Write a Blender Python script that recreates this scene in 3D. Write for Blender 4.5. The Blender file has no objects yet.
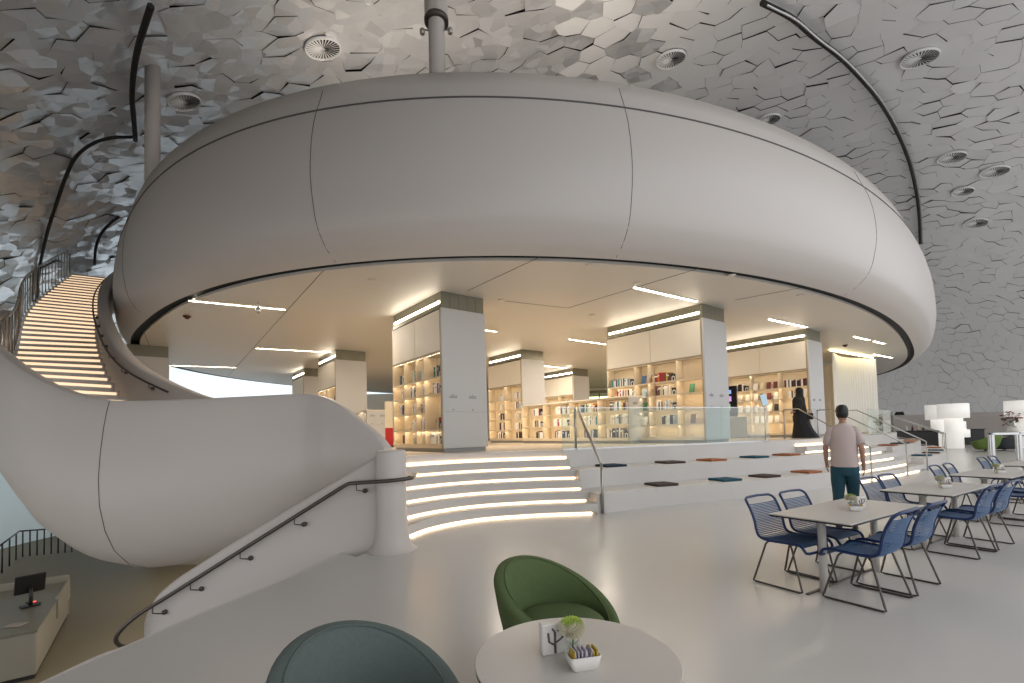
import bpy, math, random
from mathutils import Vector, Matrix
random.seed(7)
scn = bpy.context.scene
COL = scn.collection
PI = math.pi
H_EYE = 1.6
F, PITCH, ROLL, SH = 465.7, .0335, .0251, 75.6     # focal length in pixels of a 1024 wide frame

# ------------------------------------------------------------------ camera
cp, sp, cr, sr = math.cos(PITCH), math.sin(PITCH), math.cos(ROLL), math.sin(ROLL)
B0 = Matrix(((1,0,0),(0,0,1),(0,-1,0)))
RX = Matrix(((1,0,0),(0,cp,-sp),(0,sp,cp)))
RR = Matrix(((cr,-sr,0),(sr,cr,0),(0,0,1)))
RM = RX @ B0 @ RR
def ray(px, py):
    return RM @ Vector(((px-512)/F, (py-341.5-SH)/F, 1))
def at(px, py, z):
    d = ray(px, py); k = (z-H_EYE)/d.z
    return Vector((d.x*k, d.y*k, z))
cam_d = bpy.data.cameras.new('camera'); cam = bpy.data.objects.new('camera', cam_d); COL.objects.link(cam)
xr, yu, zb = RM @ Vector((1,0,0)), RM @ Vector((0,-1,0)), RM @ Vector((0,0,-1))
cam.matrix_world = Matrix(((xr.x,yu.x,zb.x,0),(xr.y,yu.y,zb.y,0),(xr.z,yu.z,zb.z,H_EYE),(0,0,0,1)))
cam_d.sensor_width = 36; cam_d.lens = F/1024*36; cam_d.shift_y = SH/1024; cam_d.clip_end = 300; cam_d.clip_start=.05
scn.camera = cam

# ------------------------------------------------------------------ materials
def mat(name, col, rough=.5, metal=0, spec=.5, emit=None, es=0, noise=None, bump=None, coat=0, trans=0):
    m = bpy.data.materials.new(name); m.use_nodes = True
    nt = m.node_tree; b = nt.nodes['Principled BSDF']
    b.inputs['Base Color'].default_value = (*col, 1); b.inputs['Roughness'].default_value = rough
    b.inputs['Metallic'].default_value = metal; b.inputs['Specular IOR Level'].default_value = spec
    b.inputs['Coat Weight'].default_value = coat; b.inputs['Coat Roughness'].default_value = .08
    b.inputs['Transmission Weight'].default_value = trans
    if emit: b.inputs['Emission Color'].default_value = (*emit, 1); b.inputs['Emission Strength'].default_value = es
    if noise or bump:
        tc = nt.nodes.new('ShaderNodeTexCoord')
    if noise:
        sc, amt = noise
        n = nt.nodes.new('ShaderNodeTexNoise'); n.inputs['Scale'].default_value = sc; n.inputs['Detail'].default_value = 4
        nt.links.new(tc.outputs['Object'], n.inputs['Vector'])
        r = nt.nodes.new('ShaderNodeMapRange'); r.inputs['To Min'].default_value = 1-amt; r.inputs['To Max'].default_value = 1+amt
        nt.links.new(n.outputs['Fac'], r.inputs['Value'])
        v = nt.nodes.new('ShaderNodeVectorMath'); v.operation = 'SCALE'; v.inputs[0].default_value = col
        nt.links.new(r.outputs[0], v.inputs['Scale']); nt.links.new(v.outputs[0], b.inputs['Base Color'])
    if bump:
        sc, st = bump
        n = nt.nodes.new('ShaderNodeTexNoise'); n.inputs['Scale'].default_value = sc; n.inputs['Detail'].default_value = 3
        nt.links.new(tc.outputs['Object'], n.inputs['Vector'])
        bp = nt.nodes.new('ShaderNodeBump'); bp.inputs['Strength'].default_value = st; bp.inputs['Distance'].default_value = .05
        nt.links.new(n.outputs['Fac'], bp.inputs['Height']); nt.links.new(bp.outputs[0], b.inputs['Normal'])
    return m
WHITE = mat('white_plaster', (.60,.55,.51), .45, noise=(1.2,.03))
DRUM = mat('drum_skin', (.60,.56,.525), .4, noise=(14,.015), bump=(120,.02))
SOFFIT = mat('soffit_plaster', (.70,.67,.62), .45, spec=.4)
FLOOR = mat('resin_floor', (.60,.58,.55), .23, noise=(.8,.03), bump=(25,.012))
STONE = mat('platform_stone', (.64,.615,.585), .38, noise=(3,.02))
CARPET = mat('library_floor', (.50,.42,.32), .7, noise=(30,.08))
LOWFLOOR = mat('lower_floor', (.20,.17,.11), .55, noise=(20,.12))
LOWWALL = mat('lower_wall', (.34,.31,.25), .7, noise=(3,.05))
DARK = mat('dark_gap', (.015,.014,.013), .6)
SEAM = mat('seam_line', (.10,.09,.085), .7)
TILE = mat('metal_tile', (.90,.91,.93), .33, metal=.5, bump=(2.2,.4))
def facet(m, scale, amt):      # dented sheet: each small facet of the panel leans its own way
    nt=m.node_tree; b=nt.nodes['Principled BSDF']; src=b.inputs['Normal'].links[0].from_socket
    tc=nt.nodes.new('ShaderNodeTexCoord'); v=nt.nodes.new('ShaderNodeTexVoronoi'); v.inputs['Scale'].default_value=scale
    nt.links.new(tc.outputs['Object'],v.inputs['Vector'])
    s=nt.nodes.new('ShaderNodeVectorMath'); s.operation='SUBTRACT'; s.inputs[1].default_value=(.5,.5,.5); nt.links.new(v.outputs['Color'],s.inputs[0])
    k=nt.nodes.new('ShaderNodeVectorMath'); k.operation='SCALE'; k.inputs['Scale'].default_value=amt; nt.links.new(s.outputs[0],k.inputs[0])
    a=nt.nodes.new('ShaderNodeVectorMath'); a.operation='ADD'; nt.links.new(k.outputs[0],a.inputs[0]); nt.links.new(src,a.inputs[1])
    n=nt.nodes.new('ShaderNodeVectorMath'); n.operation='NORMALIZE'; nt.links.new(a.outputs[0],n.inputs[0]); nt.links.new(n.outputs[0],b.inputs['Normal'])
facet(TILE,2.3,.42)
TILEM = mat('metal_tile_matt', (.86,.865,.87), .42, metal=.0, bump=(2.5,.08))
TILED = mat('perforated_tile', (.12,.12,.12), .6, metal=.4)
LED = mat('warm_led', (1,.9,.75), .5, emit=(1,.80,.56), es=15)
LEDS = mat('step_led', (1,.9,.75), .5, emit=(1,.72,.45), es=4)
LEDC = mat('linear_led', (1,.9,.8), .5, emit=(1,.88,.70), es=19)
CREAM = mat('cream_shelf', (.76,.66,.50), .5)
CREAMP = mat('cream_panel', (.90,.84,.73), .6, bump=(60,.08))
GREYP = mat('grey_end_panel', (.62,.61,.59), .55, noise=(40,.03))
OLIVE = mat('olive_metal', (.26,.25,.19), .4, metal=.5)
STEEL = mat('brushed_steel', (.42,.40,.37), .3, metal=.9)
CHROME = mat('satin_chrome', (.62,.62,.62), .2, metal=1)
BRONZE = mat('bronze_rail', (.10,.085,.075), .35, metal=.7)
BLACK = mat('black_plastic', (.015,.015,.016), .35)
SCREEN = mat('dark_screen', (.01,.01,.012), .1)
BLUE = mat('blue_cord', (.004,.075,.21), .4)
BLUEF = mat('blue_tube', (.004,.026,.11), .35)
TOPW = mat('laminate_top', (.60,.57,.53), .35)
PORC = mat('white_porcelain', (.72,.69,.65), .25)
GREENF = mat('green_fabric', (.085,.125,.042), .85, noise=(60,.18), bump=(250,.15))
GREYF = mat('teal_grey_fabric', (.105,.135,.125), .85, noise=(60,.15), bump=(250,.15))
SKIN = mat('skin', (.42,.24,.16), .5)
HAIR = mat('black_hair', (.012,.010,.009), .5)
SHIRT = mat('pale_pink_shirt', (.56,.46,.43), .8)
JEANS = mat('teal_jeans', (.012,.065,.095), .8)
ABAYA = mat('black_cloth', (.010,.010,.012), .8)
LAMPM = mat('white_lampshade', (.88,.86,.82), .6, emit=(1,.97,.92), es=.35)
CURT = mat('white_curtain', (.80,.77,.70), .8)
CH = {'navy':mat('navy_felt',(.012,.030,.055),.9),'brown':mat('brown_felt',(.060,.040,.035),.9),'teal':mat('teal_felt',(.010,.075,.12),.9),'orange':mat('rust_felt',(.36,.12,.045),.9)}
def glass(name, col, rough=0.02):
    m = bpy.data.materials.new(name); m.use_nodes = True; nt = m.node_tree; nt.nodes.clear()
    o = nt.nodes.new('ShaderNodeOutputMaterial'); t = nt.nodes.new('ShaderNodeBsdfTransparent'); t.inputs[0].default_value = (*col,1)
    g = nt.nodes.new('ShaderNodeBsdfGlossy'); g.inputs['Roughness'].default_value = rough
    f = nt.nodes.new('ShaderNodeLayerWeight'); f.inputs[0].default_value = .12
    x = nt.nodes.new('ShaderNodeMixShader')
    nt.links.new(f.outputs[1], x.inputs[0]); nt.links.new(t.outputs[0], x.inputs[1]); nt.links.new(g.outputs[0], x.inputs[2]); nt.links.new(x.outputs[0], o.inputs[0])
    return m
GLASS = glass('clear_glass', (.88,.93,.91))
m = bpy.data.materials.new('frosted_glass'); m.use_nodes = True; nt = m.node_tree; nt.nodes.clear()
o_ = nt.nodes.new('ShaderNodeOutputMaterial'); t_ = nt.nodes.new('ShaderNodeBsdfTranslucent'); t_.inputs[0].default_value = (.80,.90,.94,1)
nt.links.new(t_.outputs[0], o_.inputs[0]); FROST = m

# ------------------------------------------------------------------ mesh builder
class G:
    def __init__(s): s.v=[]; s.f=[]; s.sm=[]; s.mi=[]; s.cur=0
    def add(s, vs, fs, smooth=False):
        n=len(s.v); s.v += [tuple(p) for p in vs]
        for f in fs: s.f.append(tuple(i+n for i in f)); s.sm.append(smooth); s.mi.append(s.cur)
        return s
    def box(s, x0,x1,y0,y1,z0,z1, M=None):
        P=[Vector((x,y,z)) for z in (z0,z1) for y in (y0,y1) for x in (x0,x1)]
        if M: P=[M@p for p in P]
        return s.add(P, [(0,2,3,1),(4,5,7,6),(0,1,5,4),(2,6,7,3),(0,4,6,2),(1,3,7,5)])
    def bbox(s, x0,x1,y0,y1,z0,z1, b=.01, M=None):   # box with chamfered vertical and top edges
        pts=[(x0+b,y0),(x1-b,y0),(x1,y0+b),(x1,y1-b),(x1-b,y1),(x0+b,y1),(x0,y1-b),(x0,y0+b)]
        cx,cy=(x0+x1)/2,(y0+y1)/2
        def ring(z,k): return [Vector((x+(b*k if x<cx else -b*k), y+(b*k if y<cy else -b*k), z)) for x,y in pts]
        R=ring(z0,.6)+ring(z0+b,0)+ring(z1-b,0)+ring(z1,.6)
        if M: R=[M@p for p in R]
        fs=[tuple(reversed(range(8))), tuple(range(24,32))]
        for k in range(3):
            for i in range(8): j=(i+1)%8; fs.append((k*8+i,k*8+j,k*8+8+j,k*8+8+i))
        return s.add(R,fs)
    def tube(s, path, r, n=8, closed=False, cap=True):
        P=[Vector(p) for p in path]; m=len(P); rs = r if isinstance(r,(list,tuple)) else [r]*m
        vs=[]; up=None
        for i,p in enumerate(P):
            a=P[(i-1)%m] if (i>0 or closed) else p; b=P[(i+1)%m] if (i<m-1 or closed) else p
            t=(b-a)
            t = t.normalized() if t.length>1e-9 else Vector((0,0,1))
            if up is None:
                up = Vector((0,0,1)) if abs(t.z)<.9 else Vector((1,0,0))
            up=(up-t*up.dot(t))
            up = up.normalized() if up.length>1e-6 else t.orthogonal().normalized()
            w=t.cross(up)
            for k in range(n):
                an=2*PI*k/n; vs.append(p+up*math.cos(an)*rs[i]+w*math.sin(an)*rs[i])
        fs=[]
        for i in range(m if closed else m-1):
            for k in range(n):
                a=i*n+k; b=i*n+(k+1)%n; c=((i+1)%m)*n+(k+1)%n; d=((i+1)%m)*n+k
                fs.append((a,b,c,d))
        s.add(vs,fs,True)
        if cap and not closed:
            q=len(s.v)-m*n
            s.f.append(tuple(q+k for k in reversed(range(n)))); s.sm.append(False); s.mi.append(s.cur)
            s.f.append(tuple(q+(m-1)*n+k for k in range(n))); s.sm.append(False); s.mi.append(s.cur)
        return s
    def lathe(s, prof, n=24, c=(0,0,0), M=None, smooth=True, caps=True, sx=1, sy=1):
        vs=[]
        for r,z in prof:
            for k in range(n):
                a=2*PI*k/n; vs.append(Vector((c[0]+r*sx*math.cos(a), c[1]+r*sy*math.sin(a), c[2]+z)))
        if M: vs=[M@p for p in vs]
        fs=[]
        for i in range(len(prof)-1):
            for k in range(n): fs.append((i*n+k,i*n+(k+1)%n,(i+1)*n+(k+1)%n,(i+1)*n+k))
        s.add(vs,fs,smooth)
        if caps:
            q=len(s.v)-len(vs)
            for r0,rev in ((0,True),(len(prof)-1,False)):
                if prof[r0][0]>1e-5:
                    ids=[q+r0*n+k for k in range(n)]
                    s.f.append(tuple(reversed(ids)) if rev else tuple(ids)); s.sm.append(False); s.mi.append(s.cur)
        return s
    def grid(s, rows, smooth=True, closed=False):
        m=len(rows[0]); vs=[p for r in rows for p in r]; fs=[]
        for i in range(len(rows)-1):
            for k in range(m if closed else m-1):
                l=(k+1)%m; fs.append((i*m+k,i*m+l,(i+1)*m+l,(i+1)*m+k))
        return s.add(vs,fs,smooth)
    def prism(s, pts, z0, z1):
        n=len(pts); vs=[(p[0],p[1],z0) for p in pts]+[(p[0],p[1],z1) for p in pts]
        fs=[tuple(reversed(range(n))),tuple(range(n,2*n))]+[(i,(i+1)%n,n+(i+1)%n,n+i) for i in range(n)]
        return s.add(vs,fs)
    def obj(s, name, m, parent=None, **kw):
        me=bpy.data.meshes.new(name); me.from_pydata(s.v,[],s.f); me.update()
        ms = m if isinstance(m,(list,tuple)) else [m]
        for q in ms: me.materials.append(q)
        me.polygons.foreach_set('use_smooth', s.sm); me.polygons.foreach_set('material_index', s.mi)
        o=bpy.data.objects.new(name, me); COL.objects.link(o)
        if parent: o.parent=parent
        for k,v in kw.items(): o[k]=v
        return o
def tag(o, label, cat, group=None):
    o['label']=label; o['category']=cat
    if group: o['group']=group
    return o
def thing(name, label, cat, loc=(0,0,0), rz=0, group=None):
    o=bpy.data.objects.new(name,None); COL.objects.link(o); o.location=loc; o.rotation_euler=(0,0,rz); o.empty_display_size=.1
    return tag(o,label,cat,group)
def struct(name, g, m, **kw): return g.obj(name, m, kind='structure', **kw)
def dup(root, loc=None, rz=None, label=None, group=None):
    r=root.copy(); COL.objects.link(r)
    if loc is not None: r.location=loc
    if rz is not None: r.rotation_euler=(0,0,rz)
    if label: r['label']=label
    if group: r['group']=group
    for ch in list(root.children):
        c=ch.copy(); COL.objects.link(c); c.parent=r
        for g in list(ch.children):
            d=g.copy(); COL.objects.link(d); d.parent=c
    return r
def subsurf(o, n=1):
    m=o.modifiers.new('s','SUBSURF'); m.levels=n; m.render_levels=n
def crom(P, k=8, closed=False):
    P=[Vector(p) for p in P]; n=len(P); out=[]
    for i in range(n if closed else n-1):
        a=P[(i-1)%n] if (closed or i>0) else P[0]*2-P[1]
        b=P[i]; c=P[(i+1)%n]; d=P[(i+2)%n] if (closed or i<n-2) else P[-1]*2-P[-2]
        for j in range(k):
            t=j/k; out.append(.5*((2*b)+(c-a)*t+(2*a-5*b+4*c-d)*t*t+(3*b-3*c+d-a)*t**3))
    if not closed: out.append(P[-1])
    return out
def offset(poly, d):          # offset an open plan polyline to its left
    out=[]
    for i,p in enumerate(poly):
        a=poly[max(i-1,0)]; b=poly[min(i+1,len(poly)-1)]
        t=Vector((b[0]-a[0],b[1]-a[1])).normalized(); out.append(Vector((p[0]-t.y*d,p[1]+t.x*d,p[2] if len(p)>2 else 0)))
    return out
def cleancurve(poly):         # drop the samples of an offset curve that fold back
    out=[poly[0]]
    for i in range(1,len(poly)): 
        if (poly[i]-out[-1]).length>.02: out.append(poly[i])
    return out
HP, HC = 1.17, 5.0

# ------------------------------------------------------------------ floor and void edge
fe=[at(130,645,0), at(200,614.5,0), at(250,594,0), at(300,573,0), at(333,559,0), at(342,553,0), at(356,557,0)]
edge=[Vector((-3.6,-6,0)),Vector((-3.45,0,0)),at(42,683,0)]+fe
g=G(); pts=[(p.x,p.y) for p in edge]+[(-1.95,6.75),(-1.95,12),(2,14),(12,22),(20,45),(70,45),(70,-6)]
pts=list(reversed(pts))
g.prism(pts,-.35,0); struct('floor',g,FLOOR)
# bright raised kerb running along the void edge
g=G(); kp=crom([p+Vector((-.012,0,-.012)) for p in edge[:-1]],4); g.tube(kp,.018,6); struct('trim_1',g,WHITE)

# ------------------------------------------------------------------ terraces, steps and platform
base=crom([(-1.72,7.1,0),(-1.36,7.95,0),(-.62,8.62,0),(.5,8.93,0),(1.6,9.02,0),(2.56,9.5,0),(3.47,9.85,0),(5.0,10.4,0),(6.5,11.1,0),(9.4,12.7,0),(13.8,15.7,0),(18.2,19.6,0),(22,24.5,0),(24.5,30,0),(25.3,36,0)],10)
def sidx(x): return min(range(len(base)),key=lambda i:abs(base[i].x-x)+(100 if base[i].x<x-3 else 0))
def curve_off(d): return offset(base,d)
TR=.33; RISE=HP/6
i0,i1=0,sidx(1.62); j0,j1=sidx(9.3),sidx(13.7)
def slab(ia,ib,d0,d1,z0,z1):
    a=[p for p in curve_off(d0)[ia:ib+1]]; b=[p for p in curve_off(d1)[ia:ib+1]]
    g=G(); rows=[[Vector((p.x,p.y,z0)) for p in a],[Vector((p.x,p.y,z1)) for p in a],[Vector((q.x,q.y,z1)) for q in b],[Vector((q.x,q.y,z0)) for q in b]]
    n=len(a); 
    g.add([p for r in rows for p in r],[(r*n+k,r*n+k+1,(r+1)*n+k+1,(r+1)*n+k) for r in range(3) for k in range(n-1)]+[(0,n,2*n,3*n),(n-1,4*n-1,3*n-1,2*n-1)])
    return g
def flight(name,label,ia,ib):
    t=thing(name,label,'steps',tuple(base[ia]))
    for k in range(5):
        g=slab(ia,ib,k*TR+.05,5*TR+.02,k*RISE+.0,(k+1)*RISE); 
        for q in range(len(g.v)): g.v[q]=tuple(Vector(g.v[q])-base[ia])
        g2=slab(ia,ib,k*TR,k*TR+.06,k*RISE+.05,(k+1)*RISE)
        n0=len(g2.v); g.add([tuple(Vector(v)-base[ia]) for v in g2.v],g2.f)
        st=g.obj('step',STONE,t)
        l=slab(ia,ib-1,k*TR+.012,k*TR+.049,k*RISE+.006,k*RISE+.031)
        for q in range(len(l.v)): l.v[q]=tuple(Vector(l.v[q])-base[ia])
        l.obj('light_strip',LEDS,st,label='glowing warm light strip')
    l=slab(ia,ib-1,5*TR-.03,5*TR+.01,5*RISE+.006,5*RISE+.05)
    for q in range(len(l.v)): l.v[q]=tuple(Vector(l.v[q])-base[ia])
    l.obj('light_strip',LEDS,t,label='glowing warm light strip')
    return t
flight('entry_steps','broad curved white steps with glowing risers, beside the white newel column',i0,i1)
flight('entry_steps','white steps with glowing risers under the three steel handrails',j0,j1)
for k,(z0,z1,d) in enumerate(((0,HP/3,0),(HP/3,2*HP/3,.82))):
    for nm,(ia,ib) in enumerate(((i1,j0),(j1,len(base)-1))):
        g=slab(ia,ib,d,5*TR+.02,z0 if k else 0,z1)
        tag(g.obj('seating_terrace',STONE), ['lower','upper'][k]+' white curved seating tier '+['between the two flights of glowing steps','curving away at the far right beyond the handrails'][nm],'seating tier')
pe=curve_off(5*TR)
plat=[(p.x,p.y) for p in pe]+[(22,44),(8,52),(-6,50),(-17,38),(-19,26),(-17,21),(-14.0,17.0),(-11.8,14.3),(-9.4,11.9),(-8.0,10.8),(-6.3,10.2),(-5.7,9.8),(-5.7,7.7)]
g=G(); g.prism(plat,HP-.19,HP); struct('floor_platform',g,STONE)
# riser wall below the platform edge
g=slab(i1,j0,5*TR+.0,5*TR+.15,2*HP/3,HP-.19); g2=slab(j1,len(base)-1,5*TR,5*TR+.15,2*HP/3,HP-.19); g.add(g2.v,g2.f); 
g3=slab(i0,i1,5*TR+.01,5*TR+.15,0,HP-.19); g.add(g3.v,g3.f); g3=slab(j0,j1,5*TR+.01,5*TR+.15,0,HP-.19); g.add(g3.v,g3.f)
struct('wall_platform',g,STONE)
# library floor finish
g=G(); lf=offset(base,2.35); pl=[(p.x,p.y) for p in lf[6:-2]]+[(20,42),(8,50),(-6,48),(-16,37),(-17.5,27),(-13.0,17.3),(-8.8,12),(-5.0,9.9),(-4.2,9.0)]
g.prism(pl,HP-.02,HP+.004); struct('floor_library',g,CARPET)

# seat pads lying on the tiers
def pad(px,py,tier,col,label):
    z=HP/3*tier; p=at(px,py,z+.02)
    i=min(range(len(base)),key=lambda i:(Vector(base[i])-Vector((p.x,p.y,0))).length)
    t=(base[min(i+1,len(base)-1)]-base[i-1]).normalized(); rz=math.atan2(t.y,t.x)
    nn=Vector((-t.y,t.x,0)); dist=(Vector((p.x,p.y,0))-base[i]).dot(nn); want=(.34,.34+.82)[tier-1]
    p=Vector((p.x,p.y,0))+nn*(want-dist)
    q=G(); q.bbox(-.27,.27,-.25,.25,0,.045,.014)
    q.add([(-.25,-.235,.0455),(.25,-.235,.0455),(.25,.235,.0455),(-.25,.235,.0455)],[(0,1,2,3)])
    o=q.obj('seat_pad',CH[col]); o.location=(p.x,p.y,z+.001); o.rotation_euler=(0,0,rz+random.uniform(-.06,.06))
    tag(o,label,'seat pad','seat pads on the white tiers')
A_=[(622,466.5,2,'navy','navy square seat pad on the upper tier nearest the left steps'),
(686,463.5,2,'brown','dark brown seat pad on the upper tier, second from the left steps'),
(732,461,2,'orange','rust orange seat pad on upper tier between dark brown and teal pads'),
(769,457.5,2,'teal','teal seat pad on the upper tier between two rust orange pads'),
(799,455,2,'orange','rust orange seat pad at right end of upper tier beside the second steps'),
(674,486,1,'brown','dark brown seat pad on lower tier, nearest the left steps'),
(735,480.5,1,'teal','teal seat pad on lower tier between two dark brown pads'),
(772,476.5,1,'brown','dark brown seat pad on lower tier between teal and rust orange pads'),
(811,472,1,'orange','rust orange seat pad at right end of the near lower tier'),
(885,445,2,'orange','rust orange pad on the far upper tier, first beyond the handrails'),
(892,443.3,2,'teal','teal pad on the far upper tier, second beyond the handrails'),
(901,442,2,'orange','rust orange pad on the far upper tier, third beyond the handrails'),
(911,440,2,'orange','rust orange pad on the far upper tier, fourth beyond the handrails'),
(918,438,2,'brown','dark brown pad on the far upper tier, last but one'),
(924,436,2,'teal','teal pad on the far upper tier, farthest of its row'),
(909,455,1,'teal','teal pad on the far lower tier, first beyond the handrails'),
(920,452.5,1,'brown','dark brown pad on the far lower tier, second beyond the handrails'),
(929,450,1,'teal','teal pad on the far lower tier, third beyond the handrails'),
(936,447.5,1,'orange','rust orange pad on the far lower tier, fourth beyond the handrails'),
(941,445,1,'brown','dark brown pad on the far lower tier, last but one'),
(944,442,1,'navy','navy pad on the far lower tier, farthest of its row')]
for a in A_: pad(*a)

# ------------------------------------------------------------------ drum (mezzanine)
SC=3.4/2.8
DX,DY,DA,DB,DT,DN=4.526*SC,25.083*SC,19.364*SC,13.015*SC,.821,2.536
def dpt(ph):
    c,s=math.cos(ph),math.sin(ph); u=DA*math.copysign(abs(c)**(2/DN),c); v=DB*math.copysign(abs(s)**(2/DN),s)
    x,y=math.cos(DT)*u-math.sin(DT)*v,math.sin(DT)*u+math.cos(DT)*v
    U,V=u/DA,v/DB; gu=math.copysign(abs(U)**(DN-1),U)/DA; gv=math.copysign(abs(V)**(DN-1),V)/DB
    n=Vector((math.cos(DT)*gu-math.sin(DT)*gv,math.sin(DT)*gu+math.cos(DT)*gv,0)).normalized()
    return Vector((DX+x,DY+y,0)),n
def gfac(ph):
    d=math.degrees(ph)%360
    if 205<=d<=350: return 1
    if 160<=d<205: 
        t=(d-160)/45; t=t*t*(3-2*t); return .42+.58*t
    return .42
PROF=[(0,5.0),(.22,5.08),(.37,5.18),(.48,5.28),(.58,5.39),(.64,5.49),(.70,5.64),(.735,5.79),(.79,6.05),(.82,6.33),(.82,6.52),(.81,6.70),(.78,7.0),(.71,7.35),(.61,7.67),(.49,7.97),(.36,8.33),(-.1,8.40),(-1.6,8.42)]
PH=[2*PI*k/360 for k in range(360)]
g=G(); rows=[]
for o,z in PROF:
    r=[]
    for ph in PH:
        p,n=dpt(ph); k=gfac(ph) if o>0 else 1; q=p+n*o*k; r.append(Vector((q.x,q.y,z)))
    rows.append(r)
g.grid(rows,True,True); struct('wall_mezzanine',g,DRUM)
def dring(o,z):
    r=[]
    for ph in PH:
        p,n=dpt(ph); k=gfac(ph) if o>0 else 1; q=p+n*o*k; r.append(Vector((q.x,q.y,z)))
    return r
g=G(); g.prism([(p.x,p.y) for p in dring(-1.5,0)],8.1,8.41); struct('roof_mezzanine',g,DRUM)
g=G(); g.prism([(p.x,p.y) for p in dring(-.25,0)],5.0,5.06); struct('ceiling_mezzanine',g,SOFFIT)
g=G(); g.grid([dring(-.002,5.0),dring(-.002,5.13),dring(-.26,5.13),dring(-.26,5.0)],True,True); struct('trim_2',g,DARK)
# dark slot high on the drum, running round the visible front
def on_drum(ph,z,extra=0):
    for (o0,z0),(o1,z1) in zip(PROF,PROF[1:]):
        if z0<=z<=z1:
            o=o0+(o1-o0)*(z-z0)/(z1-z0); break
    p,n=dpt(ph); q=p+n*(o*gfac(ph)+extra); return Vector((q.x,q.y,z))
g=G(); g.tube([on_drum(math.radians(a),7.67,-.006) for a in range(176,262)],.024,6); struct('trim_3',g,SEAM)
g=G()
for a in (205.4,225.1,247.5,181.5):
    g.tube([on_drum(math.radians(a),5.02+(8.2-5.02)*k/30,0) for k in range(31)],.007,5)
struct('trim_4',g,SEAM)
# panel joints of the soffit
g=G()
for a,b in (((323,271),(228,376)),((540,257),(467,291)),((700,268),(568,308)),((800,288),(735,300)),((143,330),(150,347)),((568,308),(505,301))):
    g.tube([at(*a,4.998),at(*b,4.998)],.006,5)
struct('trim_5',g,SEAM)
# linear lights in the soffit
LL=[((189,300.5),(285,309.5),'beside the hanging lens fitting at the left'),((256,348.2),(336,352.5),'left of the middle pillar at the left'),((167,365.3),(236,367.5),'low at the far left by the window'),
((484,330),(496.5,331.6),'just right of the big near pillar'),((569.5,339.3),(609,344.6),'left of the wide right-hand pillar'),((635,287.5),(697,301.5),'nearest the camera, above the wide right-hand pillar'),
((770,319.3),(807,327.3),'above the rightmost pillar bookcase'),((854.5,336.8),(869.5,340),'short, first right of the curtain pillar'),((874.5,341.5),(884.5,343.7),'short, farthest right near the soffit edge'),
((874,354.5),(892.5,357.8),'short and low near the white curtain'),((545,366),(567,368.2),'over the farthest pillar')]
for a,b,w in LL:
    p,q=at(*a,4.99),at(*b,4.99); d=q-p; L=d.length
    t=thing('ceiling_light','slim linear ceiling light '+w,'ceiling light',tuple((p+q)/2),math.atan2(d.y,d.x),'linear lights in the soffit')
    g=G(); g.box(-L/2-.02,L/2+.02,-.06,-.045,-.012,.008); g.box(-L/2-.02,L/2+.02,.045,.06,-.012,.008); g.obj('trim_frame',SOFFIT,t)
    g=G(); g.box(-L/2,L/2,-.045,.045,-.004,.006); g.obj('diffuser',LEDC,t)
# small fittings under the soffit
for k,(px,py,w) in enumerate(((187,316,'by the left end of the drum'),(845,345,'at the right by the short lights'))):
    p=at(px,py,4.99); g=G(); g.lathe([(.10,.0),(.10,-.02),(.06,-.05),(.045,-.08),(0,-.085)],16)
    o=g.obj('smoke_detector',mat('detector_%d'%k,(.10,.03,.025),.5)); o.location=p; tag(o,'small dark red smoke detector on the soffit '+w,'detector')
for px,py,w in ((589,265,'in the middle of the near soffit'),(637,283,'at the left end of the nearest linear light'),(501,300,'right of the near pillar'),(732,275,'right part of near soffit'),(800,295,'above the rightmost pillar'),(372,280,'left of the near pillar'),(592,315,'left of wide right-hand pillar')):
    p=at(px,py,4.995); g=G(); g.lathe([(.085,0),(.085,-.012),(.06,-.02),(0,-.02)],16); o=g.obj('sprinkler_rose',SOFFIT); o.location=p
    tag(o,'small round ceiling rose '+w,'ceiling fitting','small roses on the soffit')
p=at(258,302,4.99); t=thing('hanging_fitting','small hanging chrome camera fitting beside the left linear light','ceiling fitting',tuple(p))
g=G(); g.tube([(0,0,0),(0,0,-.12)],.012,8); g.obj('stem',CHROME,t); g=G(); g.lathe([(0,-.30),(.05,-.27),(.065,-.2),(.05,-.14),(0,-.11)],14); g.obj('lens_housing',CHROME,t)

# ------------------------------------------------------------------ outer shell of tiles
SX,SY,SA,SB,SHH,SQ=9.,24.,33.,28.,15.,2.5
def shell_pt(rho,th,out=0):
    rho=min(rho,1.0); z=SHH*max(0,1-rho*rho)**(1/SQ)
    return Vector((SX+SA*rho*math.cos(th),SY+SB*rho*math.sin(th),z))
# arc length table from the crown down
tab=[(0,0)]; pr=Vector((0,SHH)); s_=0
for k in range(1,2001):
    rho=math.sin(k/2000*PI/2); z=SHH*max(0,1-rho*rho)**(1/SQ); c=Vector((30.5*rho,z)); s_+=(c-pr).length; pr=c; tab.append((s_,rho))
STOT=s_
def rho_of(s):
    if s>=STOT: return 1
    lo,hi=0,len(tab)-1
    while hi-lo>1:
        m_=(lo+hi)//2
        if tab[m_][0]<s: lo=m_
        else: hi=m_
    a,b=tab[lo],tab[hi]; return a[1]+(b[1]-a[1])*(s-a[0])/(b[0]-a[0]+1e-9)
def smap(x,y):
    s=math.hypot(x,y); th=math.atan2(y,x); return shell_pt(rho_of(s),th)
def snorm(P):
    x,y,z=(P.x-SX)/SA,(P.y-SY)/SB,max(P.z,0.01)/SHH
    return Vector((-2*x/SA,-2*y/SB,-SQ*z**(SQ-1)/SHH)).normalized()
def keep(P):
    if P.y<.72*P.x-2.5 and P.x>-2: return False
    if P.z<2.15 : return False
    if P.x<-12.5 and P.y<5.5: return False
    if P.x<-4 and P.y>26 and P.z<6.6 : return False
    return True
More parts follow.
